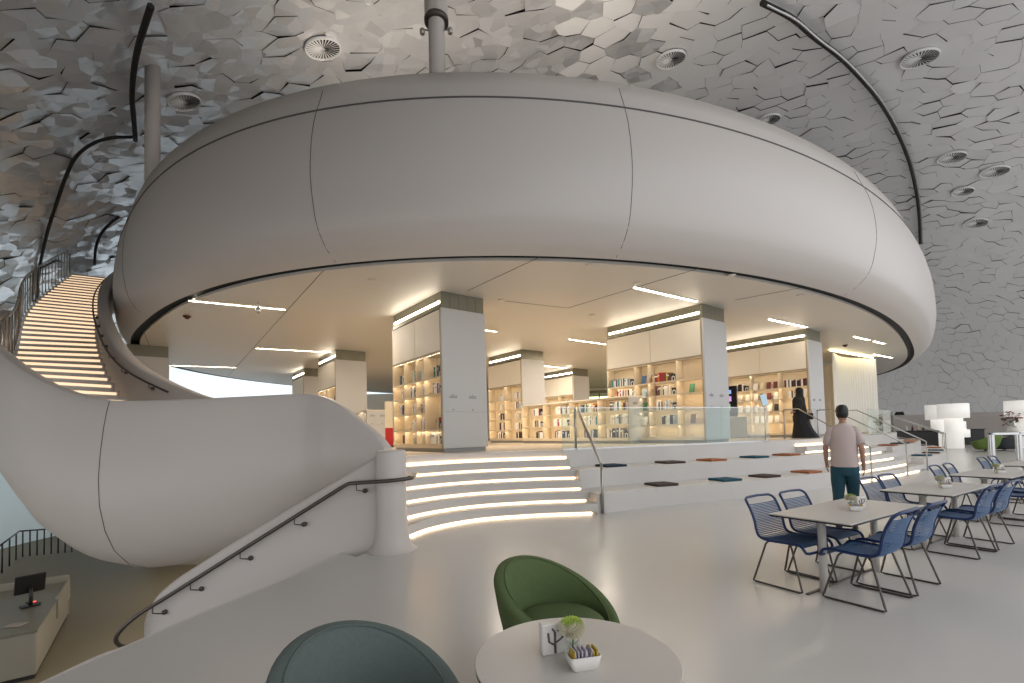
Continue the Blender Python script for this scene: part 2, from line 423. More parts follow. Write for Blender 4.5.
g=G(); gm=G(); gd=G(); hs=.86; rj=random.Random(3)
def hv(i,j):   # honeycomb vertex with a repeatable jitter
    r=random.Random(i*7919+j*104729+5); a=.24*hs
    return (i*hs*.5+r.uniform(-a,a)*.75, j*hs*.2887+r.uniform(-a,a)*.75)
NI=int(STOT/hs)+2
for a in range(-NI,NI+1):
    for b in range(-NI-6,NI+7):
        ci=2*a+(b%2); cj=b*3
        cx_,cy_=ci*hs*.5,cj*hs*.2887
        R_=math.hypot(cx_,cy_)
        if R_>STOT-.4: continue
        C0=smap(cx_,cy_)
        if not keep(C0): continue
        ids=[(ci+1,cj+1),(ci,cj+2),(ci-1,cj+1),(ci-1,cj-1),(ci,cj-2),(ci+1,cj-1)]
        V=[smap(*hv(*q)) for q in ids]; C=sum(V,Vector())/6
        n=snorm(C); t1=n.orthogonal().normalized(); t2=n.cross(t1)
        matt = C.x> 4+rj.uniform(-3,3) 
        left = C.x< -7
        am=.032 if matt else .034
        if left: am=.03
        gx,gy=rj.gauss(0,am),rj.gauss(0,am); lift=rj.uniform(-.01,.025); cl=0 if matt else rj.uniform(-.03,.03)
        W=[]
        for v in V:
            d=v-C; v2=C+d*(.992 if matt else 1.0); W.append(v2+n*(d.dot(t1)*gx+d.dot(t2)*gy+lift + (0 if matt else rj.uniform(-.012,.012))))
        r=rj.random()
        tgt = gd if (r<.006 and not matt) else (gm if matt else g)
        tgt.add([C+n*(lift+cl)]+W,[(0,k+1,(k+1)%6+1) for k in range(6)] if not matt else [(1,2,3,4,5,6)])
gg=G(); n0=0
for q,mi in ((g,0),(gm,1),(gd,2)):
    gg.cur=mi; gg.add(q.v,q.f)
# dark sheet behind the tiles
gg.cur=3
rows=[]; TH=[2*PI*k/120 for k in range(121)]
for i in range(61):
    s=STOT*i/60; rows.append([smap(s*math.cos(t),s*math.sin(t)) for t in TH])
vs=[];fs=[]
for i in range(60):
    for k in range(120):
        q=[rows[i][k],rows[i][k+1],rows[i+1][k+1],rows[i+1][k]]
        c=sum(q,Vector())/4
        if not keep(c): continue
        n=len(vs); vs+= [p-snorm(p)*.12 for p in q]; fs.append((n,n+1,n+2,n+3))
gg.add(vs,fs)
struct('ceiling',gg,[TILE,TILEM,TILED,DARK])
# smooth white skirt where the shell meets the ground
g=G(); rows=[]
for z,o in ((-.02,0),(.02,0),(.25,-.05),(1.0,-.12),(1.9,-.16),(2.25,-.16),(2.3,.0)):
    r=[]
    for k in range(-14,101):
        th=math.radians(k*1.5); rho=(1-(max(z,0)/SHH)**SQ)**.5
        p=Vector((SX+(SA+o)*rho*math.cos(th),SY+(SB+o)*rho*math.sin(th),z)); r.append(p)
    rows.append(r)
g.grid(rows); struct('wall_back',g,WHITE)
# frosted daylight wall at the back left of the library
g=G(); rows=[]
for z in (-3,1.1,6.9):
    rows.append([Vector((SX+(SA-.6)*math.cos(math.radians(a))*(.99 if z<6 else .95),SY+(SB-.6)*math.sin(math.radians(a))*(.99 if z<6 else .95),z)) for a in range(100,190,3)])
g.grid(rows); struct('window_1',g,FROST)
def at_shell(px,py,inset=0):
    d=ray(px,py); o=Vector((0,0,H_EYE)); lo,hi=1,80
    def f(k):
        P=o+d*k; r=((P.x-SX)/SA)**2+((P.y-SY)/SB)**2+max(0,P.z/SHH)**SQ; return r-1
    for _ in range(60):
        m_=(lo+hi)/2
        if f(m_)>0: hi=m_
        else: lo=m_
    P=o+d*lo; return P+snorm(P)*inset
def orient(n):
    z=n.normalized(); x=z.orthogonal().normalized(); y=z.cross(x); return Matrix((x,y,z)).transposed().to_4x4()
def diffuser(px,py,r,where):
    r*=.9
    P=at_shell(px,py,.10); t=thing('air_diffuser','round slotted air diffuser in the tiled ceiling '+where,'air vent',(0,0,0),0,'round air vents in the tiled ceiling')
    t.matrix_world=Matrix.Translation(P)@orient(snorm(P))
    g=G(); g.lathe([(r,-.05),(r,.02),(r*.95,.03),(r*.93,0),(r*.93,-.05)],32,caps=False); g.obj('rim',TILEM,t)
    g=G(); g.lathe([(r*.94,-.03),(0,-.03)],32); g.obj('backing',DARK,t)
    g=G()
    for k in range(28):
        a=2*PI*k/28; M=Matrix.Rotation(a,4,'Z')
        g.add([M@Vector(v) for v in ((.1*r,-.012*r,.0),(.94*r,-.055*r,.0),(.94*r,.055*r,.012),(.1*r,.012*r,.012))],[(0,1,2,3)])
    g.lathe([(.12*r,0),(0,.01)],12); g.obj('vane',TILEM,t)
for a in ((322,45.5,.55,'left of the centre post'),(671,57,.55,'right of centre post, in warm light'),(920,56,.6,'near the upper right corner'),(183,99,.5,'above the drum at left'),(769,118,.5,'peeping over the drum edge'),
          (995,170,.6,'at the right edge'),(976,222,.6,'lowest but one at the right'),(952,156,.6,'right, beyond the dark track'),(963,190,.5,'small, right of the drum')):
    diffuser(*a)
# tracks and joints that run over the shell
def track(name,label,pts,r,m,inset,m2=None):
    P=crom([at_shell(x,y,inset) for x,y in pts],5)
    t=thing(name,label,'ceiling track',tuple(P[0])); L=[p-P[0] for p in P]
    g=G(); g.tube(L,r,6); g.obj('channel',m,t)
    if m2:
        g=G(); g.tube([p+Vector((.16,.05,-.02)) for p in L],r*.55,6); g.obj('bright_edge',m2,t)
track('ceiling_track','dark curved track crossing the tiled ceiling at upper right',[(762,-6),(792,10),(815,30),(838,48),(858,68),(880,95),(897,125),(910,158),(917,190),(919.5,215),(920.5,240)],.08,DARK,.22,CHROME)
track('ceiling_track','short dark track coming down the ceiling at upper left',[(146,-6),(141,10),(134,35),(129.5,60),(128,88),(130,110),(132,133)],.07,DARK,.22)
track('ceiling_joint','thin dark joint curving down the left wall to the stairs',[(132,133),(108,134),(88,141),(73,154),(64,172),(56,195),(45,230),(38,262),(35,290),(33,305)],.05,DARK,.12)
track('ceiling_joint','thin dark joint over the head of the stairs',[(117,214),(108,221),(99,232),(94,246),(93,262)],.05,DARK,.12)
# posts between drum and shell
def post(px,py,z,r,label,flare):
    p=at(px,py,z); n=p.copy(); x,y=p.x,p.y; top=SHH*(1-((x-SX)/SA)**2-((y-SY)/SB)**2)**(1/SQ)
    t=thing('steel_post',label,'post',(x,y,8.38))
    if flare<0: flare=top+flare
    g=G(); g.lathe([(r,-.02),(r,top-8.38+.2)],24); g.obj('shaft',WHITE,t)
    if flare:
        g=G(); g.lathe([(r*1.35,top-8.38-flare),(r*1.45,top-8.38-flare+.02),(r*1.45,top-8.38+.3)],24); g.obj('sleeve',WHITE,t)
        g=G(); g.lathe([(r*1.02,top-8.38-flare-.08),(r*1.5,top-8.38-flare-.07),(r*1.5,top-8.38-flare),(r,top-8.38-flare+.01)],24); g.obj('collar',BRONZE,t)
        for s in (-1,1):
            g=G(); g.lathe([(0,-.09),(.045,-.08),(.05,0),(.03,.03),(0,.035)],12,(s*(r+.11),-.05,.95)); g.tube([(s*r,0,.98),(s*(r+.11),-.03,.98)],.015,6); g.obj('spotlight',STEEL,t)
pz=at(437.5,78,8.42); ps=ray(437.5,19); post(437.5,78,8.42,.155,'stout white post rising from the drum roof to the tiled ceiling, middle',-1.6-ps.z/ps.y*pz.y)
post(152.5,182,8.40,.17,'white post rising behind the left shoulder of the drum',0)
# ------------------------------------------------------------------ grand staircase
IN=[((-5.6,9.7),1.17),((-7.2,9.75),1.8),((-8.6,10.25),2.5),((-10.6,12.0),3.75),((-12.75,14.3),5.2),((-14.4,16.5),6.5),((-16.4,19.9),8.5)]
OUT=[((-5.8,7.6),1.17),((-7.7,7.85),1.8),((-9.4,8.5),2.5),((-12.1,11.3),3.75),((-14.1,13.4),5.2),((-15.8,15.6),6.5),((-18.0,19.0),8.5)]
def path(P,n=37):
    C=crom([(p[0],p[1],z) for p,z in P],24)
    out=[]
    for k in range(n+1):
        z=HP+(8.5-HP)*k/n
        for a,b in zip(C,C[1:]):
            if a.z<=z<=b.z+1e-6:
                t=(z-a.z)/(b.z-a.z+1e-9); out.append(a.lerp(b,t)); break
        else: out.append(C[-1].copy())
    return out
NS=37; PI_=path(IN,NS); PO=path(OUT,NS)
LEDB=mat('stair_led',(1,.85,.7),.5,emit=(1,.70,.44),es=.9)
stair=thing('grand_staircase','sweeping white staircase with glowing risers climbing to the left of the drum','staircase',(-5.7,8.6,HP))
S0=Vector((-5.7,8.6,HP))
rs=(8.5-HP)/NS
for k in range(NS):
    a,b,c,d=PI_[k],PO[k],PO[min(k+1,NS)],PI_[min(k+1,NS)]
    f=(c-b).normalized()*.03
    z0,z1=a.z-.04,a.z+rs
    P=[Vector((p.x,p.y,z))-S0 for z in (z0,z1) for p in (a+f,b+f,c+f*1.2,d+f*1.2)]
    g=G(); g.add(P,[(3,2,1,0),(4,5,6,7),(0,1,5,4),(1,2,6,5),(2,3,7,6),(3,0,4,7)])
    Q=[Vector((p.x,p.y,z))-S0 for z in (z1-.045,z1) for p in (a-f*.4,b-f*.4,b+f*1.01,a+f*1.01)]
    g.add(Q,[(3,2,1,0),(4,5,6,7),(0,1,5,4),(1,2,6,5),(2,3,7,6),(3,0,4,7)])
    st=g.obj('step',STONE,stair)
    e=(b-a).normalized()*.06
    l=[Vector((p.x,p.y,z))-S0 for z in (z1-.105,z1-.05) for p in (a+e+f*.55,b-e+f*.55,b-e+f*1.02,a+e+f*1.02)]
    q=G(); q.add(l,[(3,2,1,0),(4,5,6,7),(0,1,5,4),(1,2,6,5),(2,3,7,6),(3,0,4,7)]); q.obj('light_strip',LEDB,st,label='glowing warm light strip')
# soffit under the flight and landing at its head
def rel(r): return [v-S0 for v in r]
g=G(); g.grid([rel([p+Vector((0,0,-.05)) for p in PI_]),rel([p+Vector((0,0,-.42)) for p in PI_]),rel([p+Vector((0,0,-.42)) for p in PO]),rel([p+Vector((0,0,-.05)) for p in PO])]); g.obj('soffit',WHITE,stair)
g=G(); g.prism([(p[0]-S0.x,p[1]-S0.y) for p in ((-16.4,19.9),(-18.0,19.0),(-19.2,21.0),(-16.0,22.5),(-14.5,20.5))],8.1-S0.z,8.5-S0.z); g.obj('landing',STONE,stair)
# inner balustrade wall hugging the drum
rimI=[p+Vector((0,0,1.0)) for p in PI_]
ext=[Vector((-5.2,9.72,2.18)),Vector((-5.45,9.70,2.32)),Vector((-5.8,9.7,2.36)),Vector((-6.2,9.7,2.42))]
def offp(poly,d):
    o=offset(poly,d); return [Vector((a.x,a.y,b.z)) for a,b in zip(o,poly)]
ri=ext+[p for p in rimI if p.x<-6.5]
inner=ri; outer=offp(ri,-.26)
bot=[Vector((p.x,p.y,max(HP-.0,min(p.z-1.35,p.z)))) for p in ri]
bo2=[Vector((a.x,a.y,b.z)) for a,b in zip(offp(ri,-.14),bot)]
g=G(); rows=[bot,inner,[a.lerp(b,.12)+Vector((0,0,.025)) for a,b in zip(inner,outer)],[a.lerp(b,.88)+Vector((0,0,.025)) for a,b in zip(inner,outer)],outer,bo2]
rows=[rel(r) for r in rows]; g.grid(rows)
g.add([r[0] for r in rows],[(0,1,2,3,4,5)])
g.obj('inner_balustrade',WHITE,stair)
# inner handrail
hr=[p+Vector((0,0,.86)) for p in offp(PI_,.10)][3:]
hh=thing('handrail','dark handrail along the inner wall of the staircase, ring side','handrail',tuple(hr[0]))
g=G(); g.tube([p-hr[0] for p in crom(hr[:14:1],2)],.024,8); g.obj('rail',BRONZE,hh)
g=G(); hr2=hr[13:]; g.tube([p-hr[0] for p in hr2],.02,8); g.obj('rail',BRONZE,hh)
for k in range(1,14,2):
    p=hr[k]; q=offp(PI_,.02)[3+k]; q=Vector((q.x,q.y,p.z-.1)); g=G(); g.tube([p-hr[0],p+Vector((0,0,-.09))-hr[0],q-hr[0]],.010,6); g.lathe([(.035,-.03),(.035,.03)],10,tuple(q-hr[0])); g.obj('bracket',BRONZE,hh)
# outer guard rail with posts, in three lengths
segs=[(9,16,'nearest the camera, at the lower left'),(17,24,'middle length above the first'),(25,36,'topmost, reaching the stair head')]
POo=offp(PO,.0)
for a,b,w in segs:
    t=thing('guard_rail','dark guard rail on the outer stair edge, '+w,'guard rail',tuple(POo[a]),0,'guard rails on the outer stair edge')
    c=POo[a]
    pts=[p+Vector((0,0,1.0+rs))-c for p in POo[a:b+1]]
    g=G(); g.tube([pts[0]+Vector((0,0,-1.0))]+pts+[pts[-1]+Vector((0,0,-1.0))],.024,8); g.obj('rail',STEEL,t)
    for k in range(a+1,b,1 if a>20 else 1):
        p=POo[k]-c+Vector((0,0,rs)); g=G(); g.tube([p+Vector((0,0,-.05)),p+Vector((0,0,.99))],.014,6); g.obj('post',STEEL,t)

# ------------------------------------------------------------------ bowl-shaped outer balustrade
rim=[(-1.93,6.98,1.42),(-2.12,7.08,1.62),(-2.54,7.28,1.93),(-2.85,7.42,2.13),(-3.12,7.52,2.25),(-3.45,7.57,2.30),(-4.17,7.42,2.27),(-4.9,7.2,2.23),(-5.5,7.06,2.21),(-6.2,7.0,2.24),(-6.9,7.08,2.43),(-7.5,7.22,2.68),(-8.2,7.5,3.02),(-9.1,8.0,3.45),(-10.2,8.9,3.95),(-11.3,10.0,4.4),(-12.2,11.1,4.85)]
zbs=[ .95, .80,.62,.45,.28,.12,-.18,-.38,-.50,-.52,-.38,-.08,.52,1.15,1.8,2.4,2.9]
R_=crom([(x,y,z) for x,y,z in rim],5); ZB=[v.x for v in crom([(z,0,0) for z in zbs],5)]
HPR=[(-.17,-.0),(-.15,-.02),(-.02,-.02),(0,0),(.05,.06),(.10,.14),(.16,.28),(.19,.42),(.17,.56),(.07,.70),(-.10,.82),(-.38,.92),(-.75,.98),(-1.2,1.0),(-1.7,.97),(-2.2,.88),(-2.6,.78)]
rows=[[] for _ in HPR]
inn=[]
for i,p in enumerate(R_):
    a=R_[max(i-1,0)];b=R_[min(i+1,len(R_)-1)]; t=Vector((b.x-a.x,b.y-a.y,0)).normalized(); n=Vector((t.y*-1,t.x,0))
    if n.y>0 and p.x>-8.5: n=-n
    n=Vector((-t.y,t.x,0)); 
    h=p.z-ZB[i]; u=i/(len(R_)-1); k=min(1,.12+max(0,(i-2))/16)
    for r,(o,fr) in zip(rows,HPR):
        kk=k if o>0 or fr>.7 else 1
        r.append(Vector((p.x+n.x*o*kk,p.y+n.y*o*kk,p.z-fr*h if fr>=0 else p.z-fr*1)))
    inn.append(Vector((p.x-n.x*.17,p.y-n.y*.17,max(HP-.15,p.z-1.25))))
bowl=thing('bowl_balustrade','huge smooth white bowl-shaped balustrade swelling out below the staircase','balustrade',tuple(rim[8]))
bc=Vector(rim[8]); rows=[inn]+rows
g=G(); g.grid([[v-bc for v in r] for r in rows]); g.add([r[0]-bc for r in rows],[tuple(range(len(rows)))]); g.obj('shell',WHITE,bowl)
g=G(); 
for i in (44,): g.tube([r[i]-bc for r in rows[4:15]],.006,5)
g.obj('panel_joint',SEAM,bowl)

# ------------------------------------------------------------------ parapet wall of the descending stairs and round newel column
wp=crom([(-1.86,6.62,1.37),(-2.35,6.60,1.08),(-2.94,6.56,.74),(-3.7,6.5,.30),(-4.42,6.45,-.14),(-4.75,6.43,-.36),(-4.98,6.44,-.57),(-5.13,6.50,-.83),(-5.18,6.58,-1.15)],5)
bk=offset(wp,-.28); bk=[Vector((a.x,a.y,b.z)) for a,b in zip(bk,wp)]
wp2=[Vector((p.x,p.y,-3.0)) for p in wp]; bk2=[Vector((p.x,p.y,-3.0)) for p in bk]
g=G(); rows=[wp2,[p+Vector((0,0,-.06)) for p in wp],[a.lerp(b,.15) for a,b in zip(wp,bk)],[a.lerp(b,.85) for a,b in zip(wp,bk)],[p+Vector((0,0,-.06)) for p in bk],bk2]
g.grid(rows); n=len(wp); g.add([r[-1] for r in rows],[tuple(range(6))]); struct('wall_stairwell',g,WHITE)
g=G(); q0=[Vector((p.x,p.y-.012,min(p.z-1.42,p.z-1.42))) for p in wp[:-12]]; q1=[p+Vector((0,0,-1.9)) for p in q0]; q2=[p+Vector((0,.03,0)) for p in q0]
g.grid([q1,q0,q2]); struct('baseboard_stairwell',g,WHITE)
g=G(); g.lathe([(.36,0),(.33,.012),(.285,.05),(.25,.12),(.228,.22),(.215,.38),(.21,.6),(.21,1.36),(.20,1.385),(.17,1.40),(0,1.402)],40)
o=g.obj('newel_column',WHITE); o.location=(-1.73,6.62,0); tag(o,'round white newel column with flared foot where steps, bowl and parapet meet','column')
# handrail on the parapet
hp=[at(415,477.5,.98)]
P_=[(-1.50,6.72,1.0),(-1.42,6.58,1.0),(-1.50,6.42,1.0),(-1.72,6.36,.985),(-2.0,6.42,.97),(-2.27,6.46,.955),(-2.33,6.46,.93),(-3.0,6.43,.53),(-3.7,6.40,.11),(-4.35,6.36,-.28),(-4.75,6.34,-.52),(-5.05,6.30,-.70),(-5.25,6.26,-.88),(-5.33,6.27,-1.02),(-5.30,6.34,-1.13),(-5.22,6.42,-1.16)]
c=Vector(P_[5]); t=thing('handrail','dark bronze handrail on the parapet wall, curling round the white column','handrail',tuple(c))
g=G(); g.tube([p-c for p in crom(P_[:6],5)]+[p-c for p in crom(P_[6:],4)],.027,10); g.obj('rail',BRONZE,t)
for x,y,z in ((-2.17,6.45,.96),(-3.02,6.43,.52),(-3.75,6.40,.08),(-4.4,6.36,-.31),(-4.88,6.32,-.60)):
    p=Vector((x,y,z))-c; g=G(); g.tube([p,p+Vector((0,0,-.10)),p+Vector((.09,.04,-.12)),p+Vector((.09,.13,-.12))],.009,6)
    M=Matrix.Translation(p+Vector((.09,.10,-.12)))@Matrix.Rotation(PI/2,4,'X'); g.lathe([(.034,-.02),(.034,.02),(.02,.035),(0,.035)],14,(0,0,0),M); g.obj('bracket',BRONZE,t)
# descending steps behind the floor edge
for_=thing('stairwell_steps','white steps descending into the stairwell below the parapet handrail','steps',(-2.4,5.2,0))
for k in range(15):
    x1=-.05-k*.29; g=G(); g.box(x1-.31,x1,-1.1+max(0,.0),1.3,-(k+1)*.19-.19,-(k+1)*.19); g.obj('step',STONE,for_)

# ------------------------------------------------------------------ lower level
ZL=-3.0
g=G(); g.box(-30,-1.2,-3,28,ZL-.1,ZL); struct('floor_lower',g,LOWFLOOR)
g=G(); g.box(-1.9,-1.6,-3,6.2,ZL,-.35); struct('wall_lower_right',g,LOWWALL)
g=G(); g.box(-13.6,-9.4,17.5,18.2,ZL,HP-.2); struct('wall_lower_core',g,LOWWALL)
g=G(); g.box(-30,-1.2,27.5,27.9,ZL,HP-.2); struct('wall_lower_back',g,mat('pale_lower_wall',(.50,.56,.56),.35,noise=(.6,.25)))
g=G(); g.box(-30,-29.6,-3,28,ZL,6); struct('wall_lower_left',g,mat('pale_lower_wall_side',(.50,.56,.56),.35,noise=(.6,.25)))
# lower balustrade of vertical bars at the far left
p0=at(-2,577,ZL); p1=at(19,557,ZL); p2=at(82,551,ZL)
t=thing('bar_railing','row of dark vertical bars on the lower level at the far left','railing',tuple(p1))
for a,b,n in ((p0,p1,3),(p1,p2,9)):
    g=G(); g.tube([a-p1+Vector((0,0,1.05)),b-p1+Vector((0,0,1.05))],.03,6); g.obj('rail',BLACK,t)
    for k in range(n):
        q=a.lerp(b,(k+.5)/n)-p1; g=G(); g.tube([q,q+Vector((0,0,1.05))],.025,6); g.obj('bar',BLACK,t)
# reception desk
A=at(37.5,678,ZL); Bk=at(69,617,ZL)   # front right foot and far right foot
dv=(Bk-A); dl=dv.length; ang=math.atan2(dv.y,dv.x)
t=thing('reception_desk','long beige reception desk with sunken top on the lower level','desk',tuple(A),ang)
g=G(); g.bbox(0,dl,.02,2.2,.08,.90,.02); g.obj('body',LOWWALL,t)
g=G(); g.box(.03,dl-.03,.05,2.1,0,.08); g.obj('plinth',DARK,t)
g=G(); g.bbox(-.02,dl+.02,0,2.22,.90,.95,.01); g.obj('worktop',mat('desk_top',(.20,.19,.15),.3),t)
g=G(); g.bbox(-.02+dl,dl+.06,0,2.22,.08,1.12,.01); g.bbox(dl*.55,dl,-.02,.04,.5,1.0,.01); g.obj('end_upstand',LOWWALL,t)
mo=thing('monitor','black screen and stand on the reception desk','monitor',tuple(at(30,606,ZL+.96)),ang+PI*.62)
mo.scale=(1.15,1.15,1.25)
g=G(); g.bbox(-.14,.14,-.10,.10,0,.02,.008); g.tube([(0,.04,.02),(0,.06,.2),(0,.03,.34)],[.035,.03,.03],8); g.obj('stand',BLACK,mo)
g=G(); M=Matrix.Translation((0,0,.40))@Matrix.Rotation(-.25,4,'X'); g.bbox(-.22,.22,-.02,.02,-.17,.17,.01,M); sc=g.obj('screen',BLACK,mo)
g=G(); g.box(-.2,.2,-.024,-.021,-.15,.15,M); g.obj('display',SCREEN,sc)
kp_=at(33,603,ZL+.96); g=G(); g.bbox(-.17,.17,-.06,.06,0,.02,.006); o=g.obj('keyboard',BLACK); o.location=kp_; o.rotation_euler=(0,0,ang+.6); tag(o,'low black keyboard beside the desk monitor','keyboard')
g=G(); g.box(-.05,.05,-.012,.012,0,.012); o=g.obj('indicator_light',mat('red_glow',(1,.1,.05),.5,emit=(1,.08,.03),es=3)); o.location=kp_+Vector((.0,.0,.022)); o.rotation_euler=(0,0,.8); tag(o,'small glowing red light bar lying on the black keyboard','light')
pp=at(16,625,ZL+.96); g=G(); g.box(-.15,.15,-.11,.11,0,.004); g.cur=1
for k in range(4): g.box(-.10,.10,-.075+k*.04,-.07+k*.04,.0042,.005)
o=g.obj('paper_sheet',[mat('paper',(.42,.38,.33),.7),SEAM]); o.location=pp; o.rotation_euler=(0,0,.1); tag(o,'white printed sheet lying on the reception desk','paper')
# ------------------------------------------------------------------ pillar bookcases
TH0=.6536
PLINTH=mat('grey_plinth',(.33,.33,.32),.5)
WOODE=mat('oak_edge',(.42,.35,.24),.5)
BC={}
def bm(name,c):
    BC[name]=mat('cover_'+name.replace(' ','_'),c,.55)
for n_,c_ in (('white',(.90,.89,.86)),('cream',(.72,.62,.45)),('black',(.02,.02,.022)),('dark blue',(.02,.04,.13)),('blue',(.04,.15,.38)),('pale blue',(.35,.50,.62)),('red',(.42,.03,.03)),('dark red',(.14,.025,.03)),('orange',(.6,.22,.04)),('yellow',(.7,.5,.08)),('green',(.05,.20,.10)),('teal',(.02,.18,.20)),('grey',(.25,.25,.25)),('brown',(.14,.07,.04)),('pink',(.6,.3,.3))): bm(n_,c_)
PAGES=mat('page_block',(.75,.70,.58),.8)
BOOKG={}
def book_mesh(col,h,w,d):
    key=(col,round(h,2),round(w,3))
    if key in BOOKG: return BOOKG[key]
    g=G(); g.cur=0
    g.box(0,d,0,.003,0,h); g.box(0,d,w-.003,w,0,h); g.box(0,.003,0,w,0,h)
    g.cur=1; g.box(.003,d-.006,.003,w-.003,.004,h-.006)
    if (len(BOOKG)%3)==0:
        g.cur=2; g.box(-.0006,0,.004,w-.004,h*.62,h*.8)
    me=bpy.data.meshes.new('book'); me.from_pydata(g.v,[],g.f); 
    for q in (BC[col],PAGES,BC['white'] if col not in('white','cream') else BC['grey']): me.materials.append(q)
    me.polygons.foreach_set('material_index',g.mi); BOOKG[key]=me; return me
ORD=['first','second','third','fourth','fifth','sixth','seventh','eighth','ninth','tenth','eleventh','twelfth','thirteenth','fourteenth','fifteenth','sixteenth']
NB=[0]
PALL=['white']*14+['cream']*2+['black','dark blue','blue','pale blue','red','dark red','orange','yellow','green','teal','grey','brown','pink','white']
PALW=['white']*10+['cream']*4+['grey','black','red','pale blue']
PALD=['black','dark red','brown','dark blue','grey','cream','white','white','grey']
BOOKQ=[]
def place_book(M,col,h,w,d,label,group,tilt=0):
    BOOKQ.append((M.copy(),col,h,w,d,label,group)); return None
def real_book(M,col,h,w,d,label,group):
    me=book_mesh(col,h,w,d); o=bpy.data.objects.new('book',me); COL.objects.link(o)
    o.matrix_world=M; tag(o,label,'book',group); NB[0]+=1
def bookend(M,label,group):
    g=G(); g.cur=0; g.box(0,.006,0,.15,0,.19); g.box(0,.14,.147,.15,0,.02); g.cur=1
    pts=[(.02,0),(.02,.08)]+[(.075-.055*math.cos(a),.08+.055*math.sin(a)) for a in [PI*k/8 for k in range(1,8)]]+[(.13,.08),(.13,0)]
    g.add([(-.001,y,z) for y,z in pts]+[(-.001,.075+(y-.075)*.55,z*.82) for y,z in pts],[(i,i+1,i+1+len(pts),i+len(pts)) for i in range(len(pts)-1)])
    o=g.obj('bookend',[BLACK,BC['white']]); o.matrix_world=M; tag(o,label,'bookend',group)
def bookcase(name,label,A,W,D,cols,rows,zt,dens,unit,upper=True,merge=(),pal={},display=(),books=True,z_top=HC,sign=1,short=None,seed=1,nshelfled=True):
    """A: near corner (x,y). local x across the end panel, local y along the shelves. cols: fractions from near to far"""
    rnd=random.Random(seed); W*=1.09
    t=thing(name,label,'bookcase',(A[0],A[1],HP),TH0)
    z0=.10; zz=[z-HP for z in rows]; ztop=z_top-HP
    hb=zz[0]; ht=(ztop-.40) if upper else hb
    g=G(); g.box(.36,W,.03,D,z0,ht); g.obj('core',CREAM,t)
    g=G(); g.bbox(0,W+.02,-.02,.045,z0,ht,.006); ep=g.obj('end_panel',GREYP,t,label='plain grey end panel')
    g=G(); g.box(.04,W-.02,.02,D-.04,0,z0); g.obj('plinth',PLINTH,t)
    if sign:
        g=G(); zs=.62*ht if upper else ht-.18; zs=1.36 if upper else ht-.16
        rs_=random.Random(seed+4)
        for sx in (.22,.66):
            for r_,(n_,h_) in enumerate(((1,.022),(6,.02),(6,.02))):
                for c_ in range(n_): 
                    x=sx*W+(c_-(n_-1)/2)*.035; g.box(x,x+.024,-.0235,-.0205,zs-r_*.035,zs-r_*.035+h_)
            g.box(sx*W-.012,sx*W+.02,-.0235,-.0205,zs-.36,zs-.335)
        g.box(.02,W,-.0222,-.0203,zs-.40,zs-.396)
        g.obj('sign_lettering',mat('sign_grey',(.16,.17,.17),.6),ep)
    g=G(); g.bbox(0,.36,-.0+.045,.075,z0,ht,.004); g.box(0,.36,D-.03,D,z0,ht)
    g.box(0,.36,.05,D-.02,z0,zz[-1]); g.box(0,.36,.05,D-.02,zz[0]-.02,zz[0]+.02); g.obj('carcass',CREAM,t)
    g=G(); g.box(-.004,.0,.03,.07,z0,ht); g.box(-.006,.0,.05,D-.02,zz[0]-.015,zz[0]+.025); g.obj('edge_trim',WOODE,t)
    if upper:
        half=D*.5
        for a,b in ((.08,half-.006),(half+.006,D-.04)):
            g=G(); g.bbox(.0,.30,a,b,zz[0]+.03,ht-.03,.006); g.obj('upper_panel',CREAMP,t,label='pale cream textured panel')
        g=G(); n=5
        for k in range(n): g.box(.03+(W-.03)*k/n+.004,.03+(W-.03)*(k+1)/n-.004,.02,.06,ht,ztop)
        g.box(.03,W,.05,D-.05,ht,ztop-.001)
        bd=g.obj('top_band',OLIVE,t,label='olive metal band')
        g=G(); g.box(.018,.034,.10,D-.12,ht+.13,ht+.185); g.obj('light_strip',LEDC,bd,label='glowing light strip')
        g=G(); g.box(.008,.03,.05,D-.05,ht,ht+.07); g.obj('lip',OLIVE,bd)
    else:
        g=G(); g.box(-.01,W+.02,-.02,D,ht,ht+.035); g.obj('top_board',CREAMP,t)
    cy=[.075+c*(D-.11) for c in cols]
    for c in cy[1:-1]:
        g=G(); g.box(.0,.36,c-.012,c+.012,zz[-1],zz[0]); g.obj('divider',CREAM,t)
    nr=len(rows)-1; nc=len(cols)-1
    gL=G(); gP=G()
    for r in range(nr):
        for c in range(nc):
            za,zb_=zz[r+1],zz[r]
            if r<nr-1 and (r,c) not in merge:
                g=G(); g.box(.005,.36,cy[c]+.012,cy[c+1]-.012,za-.012,za+.012); g.obj('shelf',CREAM,t)
            if (r-1,c) not in merge: gL.box(.024,.05,cy[c]+.03,cy[c+1]-.03,zb_-.022,zb_-.012); gP.box(.0,.016,cy[c]+.012,cy[c+1]-.012,zb_-.032,zb_-.012)
    if nshelfled: gP.obj('shelf_lip',CREAM,t,kind='stuff')
    if nshelfled: gL.obj('shelf_lights',LED,t,kind='stuff',label='thin glowing strips under the shelves')
    if not books: return t
    RN=['top','second','third','fourth','bottom'] if nr==5 else (['top','middle','bottom'] if nr==3 else ['top','second','third','bottom'])
    CN={2:['right','left'],3:['right','middle','left'],4:['right','third','second','left'],1:['only']}[nc]
